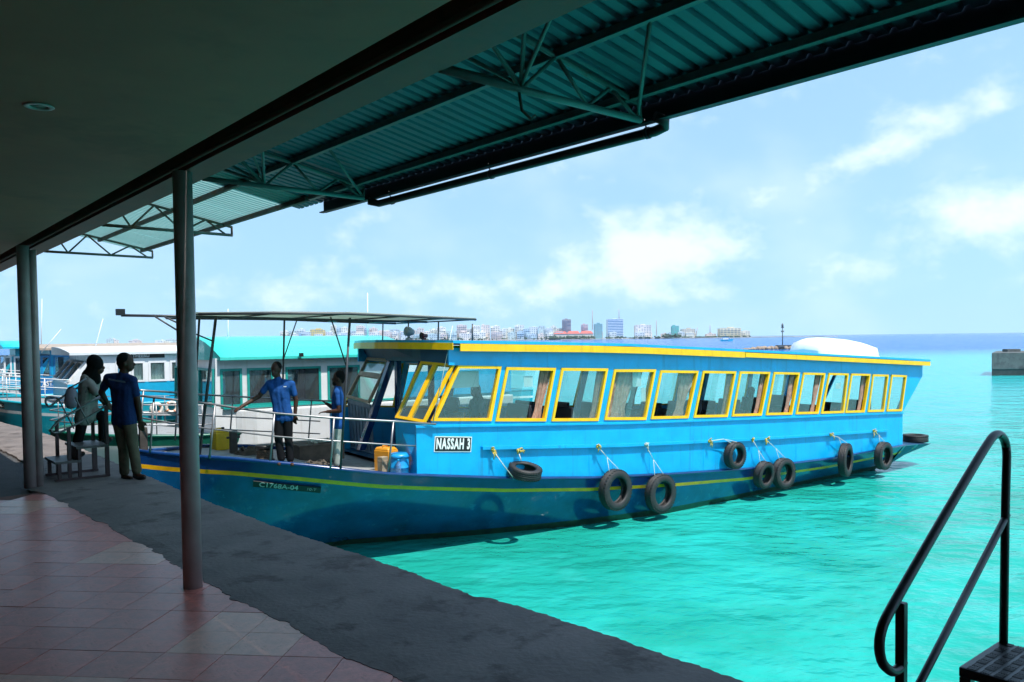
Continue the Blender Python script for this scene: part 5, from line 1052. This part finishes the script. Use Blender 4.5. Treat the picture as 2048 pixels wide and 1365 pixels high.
# passengers on the ferry seats
def passenger(i, s, y, shirtc, label, scarf=False, yaw=0):
    q = WQ[i]; P = lp(lp(q[0], q[1], s), lp(q[3], q[2], s), .62); x = P.x; zt = P.z + .12; seatz = lerpx(GUN, x) + .05 + .18 + .47
    o = LW(x, y, seatz); rz = Matrix.Rotation(BA + math.pi, 3, 'Z'); h = max(.62, zt - seatz)
    pre = dict(head=(.05, 0, h), neck=(0, 0, h - .18), shL=(0, .19, h - .24), shR=(0, -.19, h - .24), elL=(.08, .24, h - .50), elR=(.08, -.24, h - .50), haL=(.32, .12, h - .55), haR=(.32, -.12, h - .55), pelvis=(0, 0, .09), hipL=(.04, .09, .09), hipR=(.04, -.09, .09), knL=(.44, .10, .08), knR=(.44, -.10, .08), anL=(.44, .10, -.36), anR=(.44, -.10, -.36))
    return person(label, o, {k: rz @ Vector(v) for k, v in pre.items()}, rz @ Vector((1, 0, 0)), mat('passenger_cloth_%d' % i, shirtc, .85), M_btrous, scarf=M_hair if scarf else None, voxel=.016)
passenger(5, .66, .75, (.05, .05, .06), 'passenger in dark clothes seated behind the sixth side window of the ferry')
passenger(7, .42, .8, (.10, .09, .09), 'passenger seated behind the eighth side window of the ferry'); passenger(1, .36, 1.4, (.12, .14, .15), 'passenger seated behind the second side window of the ferry', True)
# ------------------------------------------------------------------ harbour: concrete pier, breakwater with beacon, far boat
M_pier = mat('grey_pier_concrete', (.10, .11, .11), .85, var=.2, scale=.8, stain=(.05, .055, .06), sscale=.6, sth=.5); M_weed = mat('wet_pier_foot', (.03, .035, .035), .5, var=.3, scale=2)
a = gp(1983, 752, ZW); e = empty('pier', (a.x, a.y, ZW)); tag(e, 'grey concrete pier block in the turquoise water at the right edge', 'pier')
zt = at(1983, 706, a.y).z - ZW; m = MB(); m.prism([(0, 0), (22, -1.5), (26, 6), (4.6, 7)], .55, zt); bevel(m.build('block', M_pier, e), .05, 2); m = MB(); m.prism([(.05, .05), (21.9, -1.45), (25.9, 5.9), (4.65, 6.9)], -1, .549); m.build('wet_foot', M_weed, e)
m = MB(); b = at(2040, 694, a.y + 3); m.box(3.0, 4.2, 2.6, 3.4, zt, zt + .25); m.build('coping_block', M_pier, e)
w = gp(1565, 699, ZW); e = empty('breakwater', (w.x, w.y, ZW)); tag(e, 'low rubble breakwater spit behind the ferry roof', 'breakwater')
m = MB(); rr = random.Random(9)
for k in range(46):
    t = k / 45; cx = lp(-11., 5., t) + rr.uniform(-.3, .3); h = (.9 if t > .25 else .3 + t * 2.2); m.ball((cx, rr.uniform(-1.2, 1.2), h * .25), rr.uniform(.5, .9), rr.uniform(.5, .9), h * rr.uniform(.6, .9), 7, 5, rot=Matrix.Rotation(rr.uniform(0, 3), 3, 'Z'))
tag(m.build('rubble', mat('coral_rubble', (.33, .24, .17), .9, var=.3, scale=1.5), e), kind='stuff')
m = MB(); m.box(-1.6, 5, -1.1, 1.1, .55, 1.15); m.build('concrete_cap', M_pier, e)
bw = empty('harbour_beacon', (w.x, w.y, ZW + 1.15)); tag(bw, 'tall thin harbour entrance beacon on the breakwater', 'beacon'); hgt = at(1565, 647, w.y).z - ZW - 1.15
m = MB(); m.tube([(0, 0, 0), (0, 0, hgt * .55), (0, 0, hgt * .8)], [.14, .12, .10], 8); m.build('pole', mat('beacon_paint', (.12, .13, .13), .6), bw); m = MB(); m.box(-.32, .32, -.32, .32, hgt * .60, hgt * .66); m.box(-.35, .35, -.35, .35, hgt * .78, hgt * .81); m.build('gallery', MATS['beacon_paint'], bw); m = MB(); m.lathe([(0, hgt * .81), (.28, hgt * .81), (.28, hgt * .93), (.12, hgt), (0, hgt)], (0, 0, 0), 12); m.build('lantern', MATS['beacon_paint'], bw)
DF = 620.
w = gp(1452, 678.5, ZW); w = at(1452, 678.5, DF); e = empty('motor_boat', (w.x, w.y, ZW)); tag(e, 'small blue and white motor boat crossing the open water far off', 'boat')
m = MB(); m.hexa([(-4, -1.2, -.3), (4.6, -.3, -.3), (4.6, .3, -.3), (-4, 1.2, -.3)], [(-4.2, -1.5, 1.1), (6, -.2, 1.7), (6, .2, 1.7), (-4.2, 1.5, 1.1)]); m.build('hull', M_cblue, e); m = MB(); m.box(-2.5, 1.6, -1.1, 1.1, 1.2, 3.0); m.build('cabin', M_white, e); m = MB(); m.box(-3, 2.2, -1.3, 1.3, 3.0, 3.2); m.tube([(-.5, 0, 3.2), (-.5, 0, 5.5)], .08, 6); m.build('cabin_roof', M_bluef, e)
m = MB(); m.add([(-4, -1.5, .06), (-16, -2.5, .05), (-16, 2.5, .05), (-4, 1.5, .06)], [(0, 1, 2, 3)]); m.build('wake', mat('foam', (.8, .85, .85), .9), e)
# ------------------------------------------------------------------ far city across the water
DC = 1750.; MPP = DC / FPX
isl = MB(); rr = random.Random(21)
def gx(px): return at(px, 676, DC).x
pts = []
for px in range(-500, 1660, 20): pts.append((gx(px), DC - 18 + 6 * math.sin(px * .03) + 4 * math.sin(px * .11)))
isl.prism(pts + [(gx(1680), DC + 10), (gx(1600), DC + 500), (gx(-500), DC + 700)], ZW - 2, ZW + 1.6)
tag(isl.build('island_shore', mat('shore_sand', (.42, .40, .36), .9, var=.2, scale=.02)), kind='structure')
WINM = mat('far_window', (.22, .28, .34), .3, var=.2); SH = 'far city blocks'
CM = {}
def cmat(c): 
    k = tuple(round(v, 2) for v in c)
    if k not in CM: CM[k] = mat('facade_%d' % len(CM), c, .75, var=.08, scale=.15)
    return CM[k]
def block(px0, px1, ptop, c, label, group=None, dy=0., floors=None, bays=None, style=0, roofc=None):
    Y = DC + dy; x0, x1 = at(px0, 660, Y).x, at(px1, 660, Y).x; zt = at((px0 + px1) / 2, ptop, Y).z; z0 = ZW + 1.6; W, H = x1 - x0, zt - z0
    e = empty('apartment_building', ((x0 + x1) / 2, Y, z0)); tag(e, label, 'building', group); D = min(22, max(10, W * .8))
    m = MB(); m.box(-W / 2, W / 2, 0, D, 0, H); m.build('wall', cmat(c), e)
    nf = floors or max(2, int(H / 3.4)); nb = bays or max(2, int(W / 4.2)); fh = H / nf; wn_ = MB()
    for f in range(nf):
        zb = f * fh + fh * .32
        if style == 1: wn_.box(-W / 2 + .6, W / 2 - .6, -.12, .1, zb, zb + fh * .5)
        else:
            bw_ = W / nb
            for b_ in range(nb):
                if rr.random() < .1: continue
                xx = -W / 2 + b_ * bw_ + bw_ * .22; wn_.box(xx, xx + bw_ * .56, -.1, .1, zb, zb + fh * .48)
                wn_.box(W / 2 - .1, W / 2 + .1, 1 + b_ * (D - 2) / nb, 1 + (b_ + .5) * (D - 2) / nb, zb, zb + fh * .48)
    tag(wn_.build('windows', WINM if style != 1 else mat('blue_glass_band', (.03, .16, .36), .2), e), kind='stuff')
    if rr.random() < .55 and style != 2:
        s = MB()
        for f in range(1, nf): s.box(-W / 2 - .05, W / 2 * rr.choice((0., 1.)) + .05, -1.1, -.02, f * fh - .1, f * fh + .75)
        tag(s.build('balconies', cmat([min(.85, v * 1.1) for v in c]), e), kind='stuff')
    p = MB(); pw = W * rr.uniform(.2, .4); px_ = rr.uniform(-W / 2 + pw, W / 2 - pw) if W > 2 * pw else 0; p.box(px_ - pw / 2, px_ + pw / 2, D * .3, D * .7, H, H + rr.uniform(1.5, 3.5)); p.box(-W / 2, W / 2, 0, .4, H + .001, H + .9); p.build('roof_room', cmat(roofc or c), e); return e
for a, b, t, c, lab, st in ((620, 646, 660, (.62, .47, .16), 'ochre yellow apartment block on the far skyline, left of the others', 0), (595, 605, 668, (.3, .45, .62), 'small pale blue house at the left end of the far skyline', 0), (1125, 1142, 640, (.30, .26, .30), 'dark mauve grey tower standing behind the red roofs', 0), (1215, 1247, 639, (.62, .68, .74), 'tall office tower with blue glass bands on the far shore', 1), (1271, 1303, 651, (.72, .66, .62), 'broad white hotel block right of the blue glass tower', 0), (1344, 1358, 653, (.10, .42, .40), 'teal green shrouded tower on the far shore', 2), (1365, 1391, 659, (.52, .47, .40), 'beige hall with stepped roof right of the teal tower', 0), (1440, 1482, 657, (.66, .60, .46), 'long cream building near the right end of the island', 0), (1482, 1500, 663, (.66, .62, .52), 'low cream annex at the right end of the island', 0), (1163, 1176, 650, (.55, .40, .42), 'dusty pink block between the mauve tower and glass tower', 0), (1189, 1205, 649, (.16, .36, .42), 'teal grey block just left of the blue glass tower', 0)):
    block(a, b, t, c, lab, None, 0, style=st, bays=6 if b - a > 25 else None)
rs = random.Random(33); pal = [(.70, .70, .68), (.62, .66, .70), (.68, .60, .56), (.56, .62, .66), (.66, .66, .60), (.40, .52, .62), (.72, .68, .64), (.60, .52, .50), (.45, .56, .58)]
px = 560.
while px < 1118:
    w = rs.uniform(9, 21); top = 656 + rs.uniform(-5, 9) + (4 if px < 650 else 0)
    if not 612 < px + w / 2 < 652: block(px, px + w, top, rs.choice(pal), 'pale apartment block in the crowded far skyline behind the ferry canopy', SH, rs.uniform(8, 30))
    px += w * rs.uniform(.75, 1.15)
px = 580.
while px < 1130:
    w = rs.uniform(12, 26); block(px, px + w, 667 + rs.uniform(-3, 3), rs.choice(pal), 'low pale building along the far waterfront', 'far waterfront houses', rs.uniform(-8, -2)); px += w * rs.uniform(1.0, 1.5)
for i in range(16): px = rs.uniform(1180, 1440); w = rs.uniform(8, 20); block(px, px + w, 668 + rs.uniform(-3, 2), rs.choice(pal), 'low shed on the far shore right of the mauve tower', 'sheds on the far shore', rs.uniform(-12, 25), style=2)
for i in range(26): px = rs.uniform(180, 560); w = rs.uniform(10, 24); block(px, px + w, 682 + rs.uniform(-4, 2), rs.choice(pal), 'tiny low building on the far left shore', 'houses on the far left shore', rs.uniform(0, 25), style=2)
# red roofed hall
x0, x1 = gx(1108), gx(1186); e = empty('red_roofed_hall', ((x0 + x1) / 2, DC - 6, ZW + 1.6)); tag(e, 'long waterfront hall with red pitched roofs below the mauve tower', 'building'); W = x1 - x0; H = at(1147, 668, DC).z - ZW - 1.6
m = MB(); m.box(-W / 2, W / 2, 0, 14, 0, H); m.build('wall', cmat((.62, .58, .54)), e); m = MB()
for k in range(3): a = -W / 2 + k * W / 3; b = a + W / 3; m.hexa([(a - .5, -1, H), (b + .2, -1, H), (b + .2, 15, H), (a - .5, 15, H)], [(a + 4, 6, H + 6), (b - 4, 6, H + 6), (b - 4, 8, H + 6), (a + 4, 8, H + 6)])
m.build('roof', mat('red_roof', (.52, .12, .10), .7), e)
# trees along the far shore
M_leaf = mat('far_foliage', (.04, .085, .05), .8, var=.35, scale=.3)
tm = MB(); rr = random.Random(17)
for lo, hi, top, n_ in ((1100, 1190, 671, 150), (1210, 1320, 672, 60), (1325, 1362, 667, 70), (1362, 1480, 674, 50), (600, 1100, 673, 90), (1390, 1500, 675, 30)):
    for k in range(n_):
        px = rr.uniform(lo, hi); Y = DC + rr.uniform(-16, -9); zt = at(px, top + rr.uniform(-1, 3), Y).z; s = rr.uniform(1.2, 2.6); z = rr.uniform(ZW + 2.5, max(ZW + 3, zt - s)); x = at(px, 670, Y).x
        tm.ball((x, Y, z), s * rr.uniform(1, 1.6), s, s * rr.uniform(.7, 1), 6, 4, rot=Matrix.Rotation(rr.uniform(0, 3), 3, 'Z'))
        if k % 5 == 0: tm.tube([(x, Y, ZW + 1.6), (x, Y, z)], .35, 5)
tag(tm.build('tree_belt', M_leaf), 'dark green belt of trees along the far shore', 'trees', kind='stuff')
# lattice masts
for px, t, b, lab in ((1185, 620, 660, 'thin lattice radio mast left of the glass tower'), (1238, 619, 640, 'red and white lattice mast on top of the glass tower'), (1313, 641, 672, 'slim flagpole mast right of the white hotel'), (1420, 650, 668, 'pale lattice mast behind the cream building'), (1392, 655, 672, 'leaning crane jib on the far shore')):
    Y = DC + 4; a = at(px, b, Y); c = at(px, t, Y); e = empty('radio_mast', a); tag(e, lab, 'mast'); h = c.z - a.z; m = MB(); ln_ = 3 if 'leaning' in lab else 0
    for sx, sy in ((-1, -1), (1, -1), (0, 1)): m.tube([(sx * .9, sy * .9, 0), (sx * .25 + ln_, sy * .25, h)], .22, 5)
    for k in range(7): z0, z1 = h * k / 7, h * (k + 1) / 7; w0, w1 = .9 - .65 * k / 7, .9 - .65 * (k + 1) / 7; m.tube([(-w0 + ln_ * k / 7, -w0, z0), (w1 + ln_ * (k + 1) / 7, -w1, z1)], .12, 4); m.tube([(w0 + ln_ * k / 7, -w0, z0), (w1 * 0 + ln_ * (k + 1) / 7, w1, z1)], .12, 4)
    m.build('lattice', mat('mast_paint', (.45, .30, .28), .6), e)

# single out every far building by its colour and its place in the row
def ordinal(n):
    u = ['', 'first', 'second', 'third', 'fourth', 'fifth', 'sixth', 'seventh', 'eighth', 'ninth', 'tenth', 'eleventh', 'twelfth', 'thirteenth', 'fourteenth', 'fifteenth', 'sixteenth', 'seventeenth', 'eighteenth', 'nineteenth']
    if n < 20: return u[n]
    t, r = divmod(n, 10); w = {2: 'twent', 3: 'thirt', 4: 'fort'}[t]; return w + 'ieth' if r == 0 else w + 'y ' + u[r]
CN = {(.70, .70, .68): 'white', (.62, .66, .70): 'blue white', (.68, .60, .56): 'pale pink', (.56, .62, .66): 'grey blue', (.66, .66, .60): 'cream', (.40, .52, .62): 'light blue', (.72, .68, .64): 'off white', (.60, .52, .50): 'dusty pink', (.45, .56, .58): 'grey green'}
NAMEBY = {CM[tuple(round(v, 2) for v in k)].name: v for k, v in CN.items() if tuple(round(v, 2) for v in k) in CM}
for g, ph in ((SH, 'apartment block, %s from the left in the far skyline row'), ('far waterfront houses', 'low building, %s from the left on the far waterfront'), ('sheds on the far shore', 'low shed, %s from the left past the mauve tower'), ('houses on the far left shore', 'tiny house, %s from the left on the far left shore')):
    row = sorted([o for o in bpy.data.objects if o.get('group') == g], key=lambda o: o.location.x / o.location.y)
    for i, o in enumerate(row):
        wall = [c for c in o.children if c.name.startswith('wall')][0]; o['label'] = NAMEBY.get(wall.data.materials[0].name, 'pale') + ' ' + ph % ordinal(i + 1)
# ------------------------------------------------------------------ sea haze
hz = MB(); hz.box(-2600, 2600, -40, 2600, ZW - 3.2, 75)
hm = bpy.data.materials.new('sea_haze'); hm.use_nodes = True; hn_, hl_ = hm.node_tree.nodes, hm.node_tree.links; hn_.remove(hn_['Principled BSDF'])
pv = hn_.new('ShaderNodeVolumePrincipled'); pv.inputs['Color'].default_value = (.85, .93, 1, 1); pv.inputs['Density'].default_value = .00006; pv.inputs['Anisotropy'].default_value = .2
hl_.new(pv.outputs[0], hn_['Material Output'].inputs['Volume']); tag(hz.build('haze', hm), kind='stuff')
